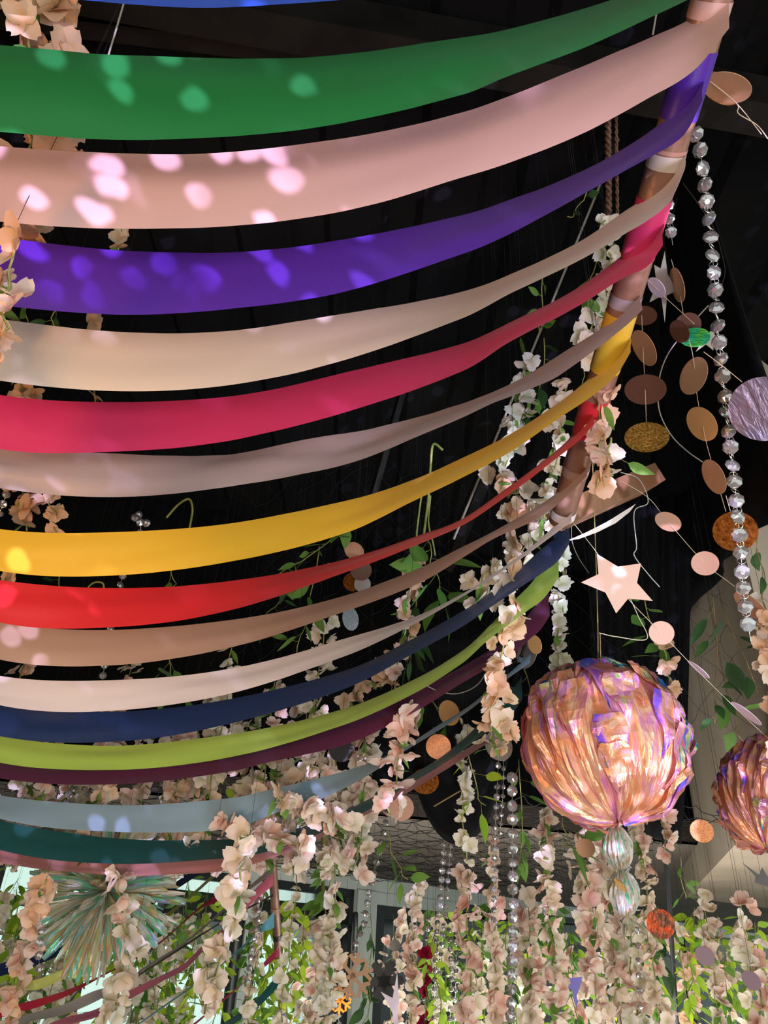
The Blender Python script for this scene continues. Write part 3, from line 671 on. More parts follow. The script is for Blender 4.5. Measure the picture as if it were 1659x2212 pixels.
# --- between and behind the ribbons
row = [(55, 1430, 'peach'), (140, 1560, 'pink'), (290, 1400, 'cream'), (410, 1550, 'cream'), (505, 1385, 'white'), (600, 1450, 'cream'), (700, 1340, 'white'), (790, 1560, 'cream')]
lab = ['behind the white ribbon at the far left', 'between the maroon and sky blue ribbons at the left', 'below the tan ribbon beside broad green leaves', 'behind the lime ribbon left of the centre', 'white sprig ending under the tan ribbon', 'behind the navy ribbon near the centre', 'beside the silver glitter disc', 'beside the near-black disc']
for (x, y, k), l in zip(row, lab):
    garland(x, y, 1850, 2.55, [k, 'pink'] if k != 'white' else ['white', 'cream'], ('flower garland ' if 'sprig' not in l else '')+l, .3, .020, 1.05, spread=.026)
for i, x in enumerate([15, 90, 170, 250, 330, 400, 470, 540, 610, 670, 730, 785]):
    garland(x, 1540+(i % 3)*45-x*.05, 1880, 2.65, ['cream', 'pink', 'white'], 'dense cream garland behind the sky blue ribbon, %s from the left of its row' % ['first', 'second', 'third', 'fourth', 'fifth', 'sixth', 'seventh', 'eighth', 'ninth', 'tenth', 'eleventh', 'twelfth'][i], .4, .011, 1.15, group='garlands behind the sky blue ribbon', spread=.034)
garland(895, 1205, 1500, 2.45, ['pink', 'peach'], 'blush garland crossing behind the white and navy ribbons right of the centre', .3, .017, 1.0, 855, spread=.024)
garland(850, 1420, 1520, 2.5, 'peach', 'tan-cream blossoms between the navy and lime ribbons', .3, .014, 1.1, 760, spread=.02)
garland(1310, 470, 590, 1.95, 'white', 'small cream sprig between the cream and magenta ribbons', .8, .02, 1.0, 1310, spread=.02)
garland(1325, 585, 770, 1.95, ['white', 'cream'], 'cream garland left of the pole between the magenta and lavender ribbons', .1, .012, 1.05, 1262, spread=.022)
garland(1135, 780, 900, 2.1, 'white', 'white sprig with leaves just below the lavender ribbon', .6, .018, 1.0, 1128, spread=.02)
garland(1120, 890, 1010, 2.1, 'white', 'white garland between the yellow and red ribbons', .3, .014, 1.0, 1095, spread=.02)
garland(1225, 830, 1120, 2.0, ['cream', 'white'], 'long cream garland hanging left of the pole behind the yellow ribbon', .3, .014, 1.1, 1170, spread=.024)
garland(1085, 1010, 1110, 2.15, ['peach', 'cream'], 'cream cluster just above the tan ribbon', .2, .010, 1.15, 1130, spread=.04)
garland(1200, 1060, 1200, 2.2, 'cream', 'cream cluster between the tan and white ribbons beside the pole', .3, .016, 1.0, 1120, spread=.03)
garland(1300, 840, 1060, 1.45, ['cream', 'peach'], 'pale peach garland hanging in front of the copper pole', .15, .018, 1.0, 1288, spread=.014)
garland(1320, 945, 1030, 1.45, 'white', 'white sprig right of the pole with small green tips', .5, .02, .8, 1318, spread=.016)
garland(1120, 1170, 1620, 1.80, ['cream', 'peach'], 'long pale peach garland in front of the ribbon ends', .15, .0155, 1.12, 1062, spread=.020)
garland(1060, 1210, 1330, 1.85, 'cream', 'cream cluster where the white ribbon disappears', .2, .016, 1.1, 1030, spread=.026)
garland(1100, 1560, 1625, 1.8, 'peach', 'broad peach blossom pair left of the large foil ball', .0, .025, 1.3, 1092, spread=.012)
garland(1218, 1190, 1455, 2.35, 'white', 'white garland hanging above the left side of the large foil ball', .1, .020, 1.05, 1205, spread=.018)
garland(880, 1540, 1760, 1.95, 'pink', 'blush garland in front of the sky blue and dusty pink ribbons', .15, .0125, 1.15, 835, spread=.026)
garland(600, 1720, 1790, 2.0, ['pink', 'cream'], 'loose blush blossoms under the sky blue ribbon left of the centre', .1, .008, 1.15, 760, spread=.022)
garland(470, 1780, 1830, 2.0, ['pink', 'cream'], 'blush blossoms above the teal ribbon near the centre', .1, .012, 1.1, 660, spread=.02)
garland(540, 1800, 2190, 1.95, ['white', 'cream'], 'large white garland crossing in front of the teal and dusty pink ribbons', .12, .0155, 1.25, 440, spread=.020)
garland(250, 1885, 2020, 2.15, ['cream', 'pink'], 'cream garland hanging over the silver foil burst', .15, .018, 1.15, 275, spread=.02)
garland(300, 1990, 2240, 2.2, ['cream', 'white'], 'cream garland below the silver foil burst over the rose ribbon', .15, .016, 1.15, 230, spread=.024)
# --- central and right curtain
cur = [
 (640, 1890, 2.75, 'white', 'thin white garland left of the narrow green stem near the centre', 1.0, .03),
 (572, 1900, 2.9, ['cream', 'white'], 'cream garland just right of the black post at the bottom', 1.0, .022),
 (735, 1770, 2.6, ['cream', 'white'], 'dense cream garland left of the door, tallest of the centre', 1.1, .013),
 (700, 1990, 2.8, ['cream', 'pink'], 'blush garland left of the pale door post', 1.2, .012),
 (898, 1895, 2.8, ['pink', 'cream'], 'slim blush garland hanging over the right side of the door', 1.0, .015),
 (1000, 1560, 2.4, 'white', 'white garland hanging across the black pleated drape', .92, .019),
 (1010, 1880, 2.6, ['cream', 'pink'], 'cream garland right of the double crystal strand', 1.15, .013),
 (1062, 1820, 2.7, ['cream', 'pink'], 'blush garland behind the long crystal strand', 1.1, .014),
 (1175, 1760, 2.5, ['cream', 'pink'], 'pale garland below the left edge of the large foil ball', 1.1, .015),
 (1135, 1930, 2.8, ['pink', 'cream'], 'blush garland lower down right of the long crystal strand', 1.25, .012),
 (1255, 1795, 2.6, ['cream', 'pink'], 'pale garland under the large foil ball beside the brown disc', 1.15, .013),
 (1300, 1800, 2.75, ['pink', 'cream'], 'thick blush garland left of the twisted foil tassel', 1.2, .010),
 (1378, 1780, 2.65, ['pink', 'cream'], 'blush garland right of the twisted foil tassel', 1.05, .015),
 (1355, 1990, 2.6, ['pink', 'white'], 'blush garland directly below the twisted foil tassel', 1.3, .012),
 (1425, 1720, 2.5, 'pink', 'short blush spray behind the lower right of the large foil ball', 1.0, .02),
 (1515, 1935, 2.8, ['cream', 'pink'], 'pale garland under the corner of the beige bulkhead', 1.1, .018),
 (1600, 1940, 2.5, ['pink', 'white'], 'blush garland with large blossoms at the lower right', 1.25, .017),
 (1648, 1300, 1.9, ['cream', 'peach'], 'thick cream garland along the right edge above the second foil ball', 1.15, .012),
 (1665, 2000, 2.6, ['cream', 'peach'], 'shaded cream garland at the bottom right corner', 1.2, .012),
]
for (x, y, d, k, l, s, g) in cur:
    y1 = 2290
    if x == 1425: y1 = 1850
    if x == 1648: y1 = 1640
    if x == 1000: y1 = 1860
    garland(x, y, y1, d, k, l, .22, g, s, spread=.026 if g < .014 else .018)
garland(1425, 1375, 1500, 2.2, 'peach', 'small peach spray hanging below the lowest pink disc', .0, .022, .95, 1450, spread=.012)
ordn = ['first', 'second', 'third', 'fourth', 'fifth', 'sixth', 'seventh', 'eighth', 'ninth', 'tenth', 'eleventh', 'twelfth', 'thirteenth', 'fourteenth', 'fifteenth', 'sixteenth', 'seventeenth', 'eighteenth', 'nineteenth', 'twentieth']
rnd = random.Random(3)
far = [20, 70, 130, 180, 330, 390, 655, 690, 850, 960, 1040, 1110, 1165, 1225, 1280, 1335, 1400, 1460, 1545, 1625]
for i, x in enumerate(far):
    garland(x, rnd.uniform(1960, 2060), 2290, rnd.uniform(3.3, 4.0), rnd.choice([['pink', 'cream'], ['white', 'cream'], ['cream', 'pink', 'peach']]), 'pale garland in the back row along the windows, %s from the left' % ordn[i], .35, .021, 1.3, group='back row of garlands at the windows', spread=.04)
# red flower garland in front of the door
garland(922, 2050, 2240, 2.9, 'red', 'crimson flower garland hanging in front of the door', .1, .02, .95, spread=.016)

# --- vines
vl = [
 (1275, 400, 470, 2.3, 'dark', 'bent leafless green stem above the cream ribbon', .2, .7, 1230, None),
 (1180, 560, 720, 2.2, 'green', 'leafy vine between the cream and magenta ribbons', .035, .85, 1160, None),
 (1310, 500, 640, 2.1, 'green', 'leafy sprig beside the cream blossoms near the pole', .045, 1.0, 1250, None),
 (1175, 730, 900, 2.2, 'dark', 'dark leafy vine crossing the lavender ribbon', .03, 1.1, 1150, None),
 (1130, 760, 860, 2.3, 'green', 'green leaves hanging behind the lavender ribbon', .035, 1.0, 1150, None),
 (1270, 760, 880, 2.2, 'dark', 'leafy sprig between the lavender and yellow ribbons', .05, 1.0, 1240, None),
 (1310, 920, 990, 1.55, 'green', 'few green leaves right of the copper pole', .06, .9, 1330, None),
 (1190, 1020, 1090, 2.1, 'green', 'small bright leaves behind the tan ribbon end', .035, .8, 1200, None),
 (760, 1120, 1240, 2.45, 'green', 'leafy sprig hanging below the yellow ribbon at the centre', .028, 1.05, 600, None),
 (690, 1180, 1420, 2.45, 'green', 'leafy vine crossing behind the red and tan ribbons', .04, 1.15, 640, None),
 (640, 1230, 1330, 2.45, 'dark', 'darker leafy sprig behind the red ribbon', .035, 1.1, 570, None),
 (370, 1225, 1290, 2.45, 'green', 'leafy sprig above the red ribbon left of the centre', .025, 1.2, 390, None),
 (125, 1230, 1280, 2.45, 'dark', 'leafy sprig below the yellow ribbon at the left', .03, 1.0, 130, None),
 (130, 660, 720, 2.0, 'dark', 'dark leaves above the cream ribbon at the left', .016, 1.0, 110, None),
 (55, 640, 700, 2.0, 'green', 'small leaves above the cream ribbon at the far left', .03, .9, 60, None),
 (360, 1410, 1500, 2.45, 'green', 'bright broad leaves below the tan ribbon', .014, 1.3, 400, None),
 (920, 1160, 1290, 2.4, 'green', 'broad leaves under the red ribbon right of the centre', .022, 1.7, 960, None),
 (900, 1280, 1430, 2.5, 'dark', 'dark broad leaves behind the tan ribbon', .03, 1.5, 880, None),
 (900, 1470, 1560, 2.5, 'green', 'green leaves between the navy and lime ribbons', .03, 1.2, 1000, None),
 (420, 1600, 1700, 2.6, 'lime', 'lime leaves below the maroon ribbon near the centre', .025, 1.1, 500, None),
 (90, 1690, 1740, 2.6, 'lime', 'lime leaves below the maroon ribbon at the left', .02, 1.1, 180, None),
 (835, 1790, 1900, 2.6, 'green', 'green leafy branch right of the single crystal strand', .022, 1.35, 880, None),
 (1010, 1620, 1740, 2.3, 'lime', 'bright leafy sprig right of the white garland by the drape', .035, 1.25, 1045, None),
 (1130, 1440, 1560, 2.3, 'dark', 'dark leaves tucked behind the left edge of the large foil ball', .04, 1.1, 1160, None),
 (1120, 1640, 1880, 2.4, 'green', 'leafy vine hanging below left of the large foil ball', .035, 1.1, 1125, None),
 (1215, 1765, 1830, 2.4, 'green', 'three broad leaves under the large foil ball', .022, 1.9, 1228, None),
 (1390, 1280, 1420, 2.3, 'green', 'leafy vine beside the pink disc on the black cloth', .022, 1.15, 1440, None),
 (1540, 1290, 1560, 2.1, 'dark', 'dark green leafy branch hanging in front of the beige bulkhead', .05, 1.2, 1545, M_twig),
 (1560, 1310, 1500, 2.1, 'dark', 'right-hand fork of the leafy branch on the beige bulkhead', .04, 1.15, 1640, M_twig),
 (1570, 1490, 1600, 2.15, 'green', 'lighter green leaves left of the second foil ball', .03, 1.2, 1600, M_twig),
 (1635, 1150, 1300, 2.1, 'dark', 'dark leaves beside the crystal strand at the right edge', .04, 1.2, 1650, M_twig),
 (715, 1840, 1990, 2.7, 'green', 'leafy spray hanging beside the tall narrow stem at the centre', .02, 1.1, 705, None),
 (660, 1950, 2080, 3.0, 'lime', 'lime leaves by the window left of the dense cream garland', .03, .9, 655, None),
 (1420, 1960, 2080, 2.8, 'dark', 'dark narrow leaves below the orange shimmering disc', .02, 1.2, 1428, None),
 (1075, 2100, 2200, 2.7, 'dark', 'dark ivy leaves between the blush garlands near the bottom', .02, 1.3, 1085, None),
 (1470, 1850, 1940, 2.8, 'green', 'small green leaves against the beige corner', .03, .9, 1480, None),
]
for (x, y0, y1, d, k, l, g, s, x1, st) in vl: vine(x, y0, y1, d, k, l, g, s, x1, stem=st or M_stem)
farv = [-10, 40, 85, 130, 180, 330, 385, 425, 560, 600, 640, 670, 935, 960, 985, 1010, 1050, 1105, 1150, 1200, 1240, 1300, 1360, 1410, 1450, 1500, 1550, 1590, 1640]
ordn2 = ordn+['twenty-first', 'twenty-second', 'twenty-third', 'twenty-fourth', 'twenty-fifth', 'twenty-sixth', 'twenty-seventh', 'twenty-eighth', 'twenty-ninth']
for i, x in enumerate(farv):
    vine(x, rnd.uniform(1930, 2010) if x > 200 else rnd.uniform(1870, 1920), 2290, rnd.uniform(3.9, 4.9), 'lime' if rnd.random() < .72 else 'green', 'lime leafy vine against the windows, %s from the left' % ordn2[i], .034, 1.3, group='vines against the windows', bunch=3, width=.08)

for i, x in enumerate([575, 625, 800, 940, 1035, 1095, 1150, 1235, 1325, 1400, 1480, 1560, 1630]):
    vine(x, rnd.uniform(1950, 2050), 2290, rnd.uniform(2.9, 3.2), rnd.choice(['lime', 'green', 'lime', 'dark']), 'leafy vine between the middle garlands, %s from the left of its row' % ordn[i], .030, .95, group='vines among the middle garlands', bunch=2, width=.05)
for i, x in enumerate([-5, 35, 75, 120, 160, 215, 290, 335, 375, 410, 450, 495]):
    vine(x, rnd.uniform(1890, 1960), 2290, rnd.uniform(3.1, 3.6), rnd.choice(['lime', 'green', 'green', 'lime']), 'leafy vine behind the silver foil burst and short ribbons, %s from the left' % ordn[i], .030, 1.05, group='vines at the lower left', bunch=2, width=.05)
for i, x in enumerate([5, 55, 150, 310, 365, 430]):
    garland(x, rnd.uniform(1900, 1990), 2290, rnd.uniform(2.9, 3.2), ['white', 'cream'], 'white garland behind the short ribbons at lower left, %s from the left' % ordn[i], .4, .018, 1.1, group='white garlands at the lower left', spread=.035)
# ------------------------------------------------------------------ crystal strands
def bead_mesh():
    V = []; rows = [(-.42, .30), (-.20, .82), (0, 1.0), (.20, .82), (.42, .30)]; n = 8; Fc = []
    for j, (z, r) in enumerate(rows):
        for i in range(n):
            a = 2*math.pi*(i+.5*(j % 2))/n; V.append(Vector((math.cos(a)*r, math.sin(a)*r, z)))
    for j in range(4):
        for i in range(n):
            a, b, c, d = j*n+i, j*n+(i+1) % n, (j+1)*n+(i+1) % n, (j+1)*n+i
            if j % 2 == 0: Fc += [(a, b, d), (b, c, d)]
            else: Fc += [(a, b, c), (a, c, d)]
    Fc += [tuple(range(n))[::-1], tuple(range(4*n, 5*n))]
    me = bpy.data.meshes.new('bead'); me.from_pydata(V, [], Fc); me.materials.append(M_crystal); return me
BEAD = bead_mesh()
def ring_mesh():
    V, Fc = [], []; n, s = 14, 5
    for i in range(n):
        a = 2*math.pi*i/n
        for j in range(s):
            b = 2*math.pi*j/s; r = 1+.13*math.cos(b); V.append(Vector((r*math.cos(a), r*math.sin(a), .13*math.sin(b))))
    for i in range(n):
        for j in range(s): Fc.append((i*s+j, ((i+1) % n)*s+j, ((i+1) % n)*s+(j+1) % s, i*s+(j+1) % s))
    me = bpy.data.meshes.new('ring'); me.from_pydata(V, [], Fc); me.materials.append(M_chrome); me.polygons.foreach_set('use_smooth', [True]*len(me.polygons)); return me
RING = ring_mesh()
def strand(pts, d, r, gap, label, rings=False, seed=1, squash=1.0):
    rnd = random.Random(seed); P = [at(x, y, d if not isinstance(d, tuple) else d[0]+(d[1]-d[0])*i/(len(pts)-1)) for i, (x, y) in enumerate(pts)]
    pl = smoothline(P, 200); root = empty('crystal_strand', P[0], label, 'strand', 'strings of crystal beads')
    L = [0]
    for i in range(199): L.append(L[-1]+(pl[i+1]-pl[i]).length)
    n = int(L[-1]/gap); j = 0
    for i in range(n+1):
        s = i*gap
        while j < 198 and L[j+1] < s: j += 1
        c = pl[j]; nr = (CAM-c).normalized(); nr = (nr+Vector((rnd.uniform(-.5, .5), 0, rnd.uniform(-.1, .7)))).normalized()
        inst('bead', BEAD, root, c-P[0], face_q(nr, spin=rnd.uniform(0, 6)), (r, r, r*1.0))
        if rings and i < n:
            c2 = pl[min(199, j+int(gap/2/(L[-1]/199)))]
            inst('ring', RING, root, c2-P[0], face_q(Vector((rnd.uniform(-1, 1), -1, rnd.uniform(-.3, .5))).normalized()), gap*.23)
    v, f = tube(pl[::8]+[pl[-1]], .0006, 4, cap=False); obj('string', rel(v, P[0]), f, M_chrome, root)
    return root
strand([(1503, 290), (1513, 330), (1525, 420), (1540, 560), (1550, 700), (1566, 860), (1583, 1010), (1598, 1160), (1607, 1290), (1622, 1385)], 1.45, .0155, .0345, 'long crystal strand hanging down the right side from the purple ribbon', True, 3)
strand([(1440, 330), (1442, 400), (1446, 470), (1453, 530)], 1.45, .0115, .026, 'short crystal strand hanging in front of the pole beside the cream ribbon', True, 4)
strand([(838, 1755), (828, 1800), (812, 1870), (797, 1930), (785, 2000), (770, 2035), (762, 2070)], 2.7, .0125, .038, 'single crystal strand over the brown ceiling left of the pleated drape', seed=5)
strand([(962, 1785), (958, 1850), (952, 1920), (948, 1995)], 2.5, .0115, .030, 'left one of the paired crystal strands below the pleated drape', seed=6)
strand([(975, 1790), (972, 1850), (966, 1920), (962, 1985)], 2.55, .0095, .030, 'right one of the paired crystal strands below the pleated drape', seed=7)
strand([(1078, 1610), (1074, 1700), (1070, 1790), (1068, 1870), (1066, 2010)], 2.3, .0105, .032, 'thin crystal strand left of the long one by the large foil ball', seed=8)
strand([(1088, 1640), (1086, 1720), (1080, 1800)], 2.4, .0085, .03, 'short crystal strand between the two beside the large foil ball', seed=18)
strand([(1106, 1680), (1107, 1800), (1108, 1950), (1106, 2100), (1102, 2240)], 2.1, .0165, .040, 'heavy crystal strand of big beads reaching the bottom beside the large foil ball', seed=9)
for i, (xa, xb, dd) in enumerate([(925, 918, 3.0), (945, 940, 3.1), (958, 950, 3.2), (970, 975, 3.0), (985, 985, 3.15)]):
    strand([(xa, 1985+8*i), (xb, 2100), (xb-4, 2230)], dd, .012, .040, 'crystal strand over the lime leaves right of the door, %s of five from the left' % ordn[i], seed=20+i)
strand([(300, 1112), (303, 1150), (280, 1200), (262, 1255), (255, 1290), (235, 1380), (221, 1470)], 2.4, .0125, .030, 'crystal strand swinging behind the yellow and red ribbons at the left', seed=10)
strand([(292, 1118), (300, 1126), (312, 1132), (318, 1128)], 2.38, .014, .022, 'small clump of crystal beads above the yellow ribbon', seed=11)
strand([(14, 1068), (4, 1095), (-6, 1120)], 2.0, .012, .028, 'two crystal beads at the left edge under the lavender ribbon', seed=12)
strand([(92, 2010), (86, 2040), (84, 2070), (88, 2110)], 2.0, .012, .034, 'short crystal strand at lower left beside the peach garland', seed=13)
strand([(690, 2020), (700, 2060), (718, 2120), (730, 2190), (735, 2240)], 2.9, .012, .036, 'crystal strand left of the door post', seed=14)
strand([(1377, 2010), (1380, 2090), (1382, 2200)], 2.45, .012, .05, 'sparse crystal strand right of the blush garland below the tassel', seed=15)
strand([(560, 1925), (556, 2000), (540, 2080), (532, 2180), (528, 2240)], 2.75, .012, .036, 'crystal strand left of the slim brown pole at the bottom', seed=16)
strand([(182, 1705), (150, 1713), (140, 1780)], 2.5, .012, .03, 'crystal beads glinting above the sky blue ribbon at the left', seed=17)

# ------------------------------------------------------------------ card discs, stars, strings
def disc_vf(R, th=.0012, n=40, UVm=None):
    V = [Vector((math.cos(2*math.pi*i/n)*R, math.sin(2*math.pi*i/n)*R, s)) for s in (-th/2, th/2) for i in range(n)]
    Fc = [tuple(range(n))[::-1], tuple(range(n, 2*n))]+[(i, (i+1) % n, n+(i+1) % n, n+i) for i in range(n)]
    return V, Fc
def orient(a, b, ang, px, py):
    """normal of a disc seen as an ellipse of half-axes a >= b whose long axis leans ang degrees from the image's x axis (y down)"""
    c = max(.05, min(1, b/a)); s = math.sqrt(1-c*c); t = math.radians(ang)
    mi = RT*(-math.sin(t)) - UP*(math.cos(t))          # image direction of the short axis
    v = -ray(px, py).normalized(); mi = (mi-v*mi.dot(v)).normalized(); return (v*c+mi*s).normalized()
def disc(parent, P0, px, py, a, b, ang, d, m, name='disc', label=None):
    n = orient(a, b, ang, px, py); R = a*d/F_; v, f = disc_vf(R)
    uv = [((q.x/R+1)/2, (q.y/R+1)/2) for q in v]
    o = obj(name, v, f, m, parent, smooth=False, uv=uv); o.location = at(px, py, d)-P0
    o.rotation_mode = 'QUATERNION'; o.rotation_quaternion = face_q(n)
    if label: o['label'] = label
    return o
def cordm(pts, d, r, m, parent=None, P0=None, name='string', n=40):
    P = [at(x, y, d if not isinstance(d, tuple) else d[0]+(d[1]-d[0])*i/(len(pts)-1)) for i, (x, y) in enumerate(pts)]
    v, f = tube(smoothline(P, n), r, 5); P0 = P0 if P0 is not None else P[0]
    return obj(name, rel(v, P0), f, m, parent, loc=None if parent else P0)
def disc_garland(label, d, line, discs, sm=M_string, r=.0007):
    P0 = at(line[0][0], line[0][1], d); root = empty('disc_garland', P0, label, 'garland', 'strings of card discs')
    cordm(line, d, r, sm, root, P0)
    for q in discs:
        x, y, a, b, ang, m = q[:6]; dz = q[6] if len(q) > 6 else 0
        disc(root, P0, x, y, a, b, ang, d+dz, m, label=q[7] if len(q) > 7 else None)
    return root
PA = M_paper
disc_garland('vertical disc garland nearest the copper pole, ending in a crinkled gold disc', 1.75, [(1380, 560), (1385, 650), (1388, 730), (1394, 850), (1397, 945)],
 [(1390, 682, 28, 20, 10, PA['brown'], 0, 'dark brown disc'), (1391, 752, 42, 20, 62, PA['tan'], 0, 'tan disc'), (1394, 842, 43, 32, 3, PA['brown'], 0, 'dark brown disc'), (1397, 945, 46, 32, 0, M_goldfoil, 0, 'crinkled gold foil disc')])
disc_garland('disc garland beside the long crystal strand with the teal shimmering disc', 1.72, [(1450, 560), (1466, 620), (1480, 700), (1497, 770), (1505, 850), (1520, 930), (1532, 980), (1568, 1105)],
 [(1463, 616, 38, 13, 72, PA['tan']), (1486, 702, 27, 26, 0, PA['brown']), (1463, 722, 15, 26, 0, PA['brown']) if False else (1468, 716, 26, 18, 60, PA['brown']),
  (1501, 729, 31, 20, 3, M_teal_holo, 0, 'teal and lime holographic disc'), (1498, 812, 41, 26, 105, PA['tan']), (1516, 916, 40, 27, 60, PA['ochre']), (1542, 1030, 40, 20, 68, PA['tan'])])
disc_garland('slanting disc garland with three pink discs leading to the crystal strand', 1.9, [(1335, 1035), (1400, 1075), (1443, 1127), (1523, 1217), (1590, 1270), (1640, 1325)],
 [(1443, 1127, 28, 19, 28, PA['peach']), (1523, 1217, 28, 26, 0, PA['pink']), (1622, 1310, 42, 17, 46, PA['peach'])])
P0 = at(1235, 1125, 1.8); sg = empty('star_garland', P0, 'slanting garland with a big peach star, a pink disc and two lilac slivers', 'garland')
cordm([(1235, 1125), (1290, 1195), (1350, 1285), (1428, 1367), (1508, 1450), (1600, 1540), (1665, 1600)], 1.8, .0007, M_string, sg, P0)
disc(sg, P0, 1429, 1367, 26, 25, 0, 1.8, PA['pink']); disc(sg, P0, 1509, 1446, 27, 5, 42, 1.8, PA['lilac']); disc(sg, P0, 1612, 1541, 36, 7, 40, 1.8, PA['lilac'])
def flat_shape(name, px_pts, d, m, parent=None, P0=None, th=.0015, label=None, lean=None):
    poly = [at(x, y, d+(lean[0]*(x-px_pts[0][0])+lean[1]*(y-px_pts[0][1]) if lean else 0)) for x, y in px_pts]; c = sum(poly, Vector())/len(poly); P0 = P0 if P0 is not None else c
    v, f = prism([p-P0 for p in poly], (c-CAM).normalized()*th)
    o = obj(name, v, f, m, parent, loc=None if parent else P0, smooth=False)
    if label: o['label'] = label
    return o
flat_shape('star', [(1289, 1196), (1335, 1224), (1385, 1217), (1376, 1259), (1410, 1298), (1357, 1293), (1331, 1325), (1308, 1280), (1255, 1258), (1293, 1240)], 1.78, PA['star'], sg, P0)
o = flat_shape('card_star', [(1413, 572), (1427, 580), (1436, 542), (1442, 592), (1462, 628), (1441, 638), (1436, 697), (1428, 640), (1403, 653), (1418, 612)], 1.70, M_silverstar, lean=(.0006, .0003)); tag(o, 'dull silver star hanging right of the pole beside the tan disc', 'star')
o = flat_shape('card_star', [(1540, 708), (1544, 724), (1560, 728), (1540, 740), (1541, 757), (1525, 744), (1503, 760), (1517, 736), (1512, 722), (1528, 724)], 1.78, M_silverstar); tag(o, 'small silver star behind the teal shimmering disc', 'star')
P0 = at(1405, 640, 1.6); r_ = empty('hanging_disc', P0, 'pale shimmering oval disc tied on the pole in front of the silver star', 'disc'); disc(r_, P0, 1418, 621, 25, 13, 52, 1.6, PA['lilac']); cordm([(1375, 592), (1400, 606), (1440, 645), (1500, 700)], 1.6, .0006, M_string, r_, P0)
P0 = at(1628, 885, 1.6); r_ = empty('hanging_disc', P0, 'large lilac shimmering disc cut off by the right edge', 'disc'); disc(r_, P0, 1650, 884, 72, 68, 30, 1.35, M_lilac_holo); cordm([(1520, 760), (1560, 790), (1603, 825)], 1.35, .0007, M_string, r_, P0)
P0 = at(1588, 1148, 1.9); r_ = empty('hanging_disc', P0, 'orange copper disc behind the beads of the long crystal strand', 'disc'); disc(r_, P0, 1588, 1148, 45, 43, 0, 1.8, M_copperfoil); cordm([(1568, 1070), (1578, 1105)], 1.8, .0007, M_string, r_, P0)
P0 = at(1570, 188, 1.25); r_ = empty('hanging_disc', P0, 'pair of overlapping brown oval discs at the top right with a loose string', 'disc')
disc(r_, P0, 1570, 190, 52, 28, 22, 1.22, PA['tan']); disc(r_, P0, 1556, 192, 48, 24, 35, 1.26, PA['ochre']); disc(r_, P0, 1515, 175, 20, 8, 70, 1.26, PA['tan'])
cordm([(1500, 160), (1520, 166), (1590, 222), (1595, 245), (1635, 270), (1659, 300)], 1.22, .0009, M_string, r_, P0); cordm([(1592, 224), (1610, 245), (1620, 258), (1645, 290)], 1.22, .0008, M_string, r_, P0)
def one_disc(px, py, a, b, ang, d, m, label, up=60):
    P0 = at(px, py-b, d); r_ = empty('hanging_disc', P0, label, 'disc', 'single card discs'); disc(r_, P0, px, py, a, b, ang, d, m)
    tz = hang_top(P0); cv, cf = tube([P0, Vector((P0.x, P0.y, tz))], .0005, 4, cap=False); obj('string', rel(cv, P0), cf, M_darkstring, r_)
one_disc(970, 1540, 27, 22, 70, 2.3, PA['ochre'], 'tan oval disc just above the thin end of the sky blue ribbon')
one_disc(947, 1613, 27, 26, 0, 2.28, M_glit['copper'], 'copper glitter disc between the sky blue and teal ribbon ends')
one_disc(918, 1688, 30, 26, 0, 2.35, M_copperfoil, 'bright crinkled copper disc behind the dusty pink ribbon')
one_disc(867, 1745, 27, 26, 0, 2.3, PA['peach'], 'plain tan-pink disc at the edge of the pleated black drape')
one_disc(737, 1620, 26, 25, 0, 2.4, PA['dark'], 'near-black disc with stitching above the sky blue ribbon')
one_disc(1155, 1392, 21, 14, 75, 2.0, PA['ochre'], 'small tan oval disc right of the purple ribbon end')
one_disc(1138, 1412, 33, 20, 110, 2.1, PA['grey'], 'grey translucent oval disc behind the sky blue ribbon end')
one_disc(1077, 1610, 33, 28, 60, 2.2, PA['grey'], 'grey-brown disc behind the dusty pink ribbon end')
one_disc(765, 1190, 22, 18, 30, 2.5, PA['peach'], 'peach disc partly behind green leaves above the red ribbon', 10)
one_disc(780, 1232, 23, 22, 0, 2.45, PA['brown'], 'brown disc cut by the red ribbon at the centre', 30)
one_disc(762, 1257, 21, 20, 0, 2.50, M_copperfoil, 'bright orange disc between the red and tan ribbons', 6)
one_disc(783, 1262, 18, 17, 0, 2.47, PA['grey'], 'small grey disc overlapping the bright orange one', 6)
one_disc(757, 1337, 25, 17, 80, 2.5, M_glit['silver'], 'silver glitter oval disc below the tan ribbon')
one_disc(1375, 1430-1000+12, 1, 1, 0, 2.2, PA['tan'], 'x') if False else None
one_disc(1516, 1795, 24, 23, 0, 2.0, M_glit['copper'], 'copper glitter disc in front of the beige bulkhead')
one_disc(1265, 1832, 20, 19, 0, 2.2, PA['tan'], 'small brown disc below the large foil ball')
one_disc(1427, 1996, 29, 29, 0, 2.2, M_red_holo, 'orange and red shimmering disc right of the foil tassel')
one_disc(1523, 2065, 20, 18, 30, 2.1, PA['mauve'], 'mauve disc at the bottom right, the upper left of two', 20)
one_disc(1623, 2118, 20, 17, 35, 2.1, PA['mauve'], 'mauve disc at the bottom right, the lower right of two', 20)
one_disc(1302, 2142, 9, 15, 0, 2.4, PA['tan'], 'small tan disc among the blush garlands near the bottom', 20)
one_disc(853, 2042, 12, 11, 0, 2.8, PA['grey'], 'small grey disc in front of the top of the door')
one_disc(45, 497, 36, 16, 8, 1.30, PA['peach'], 'large peach oval disc below the pink ribbon at the far left', 5)
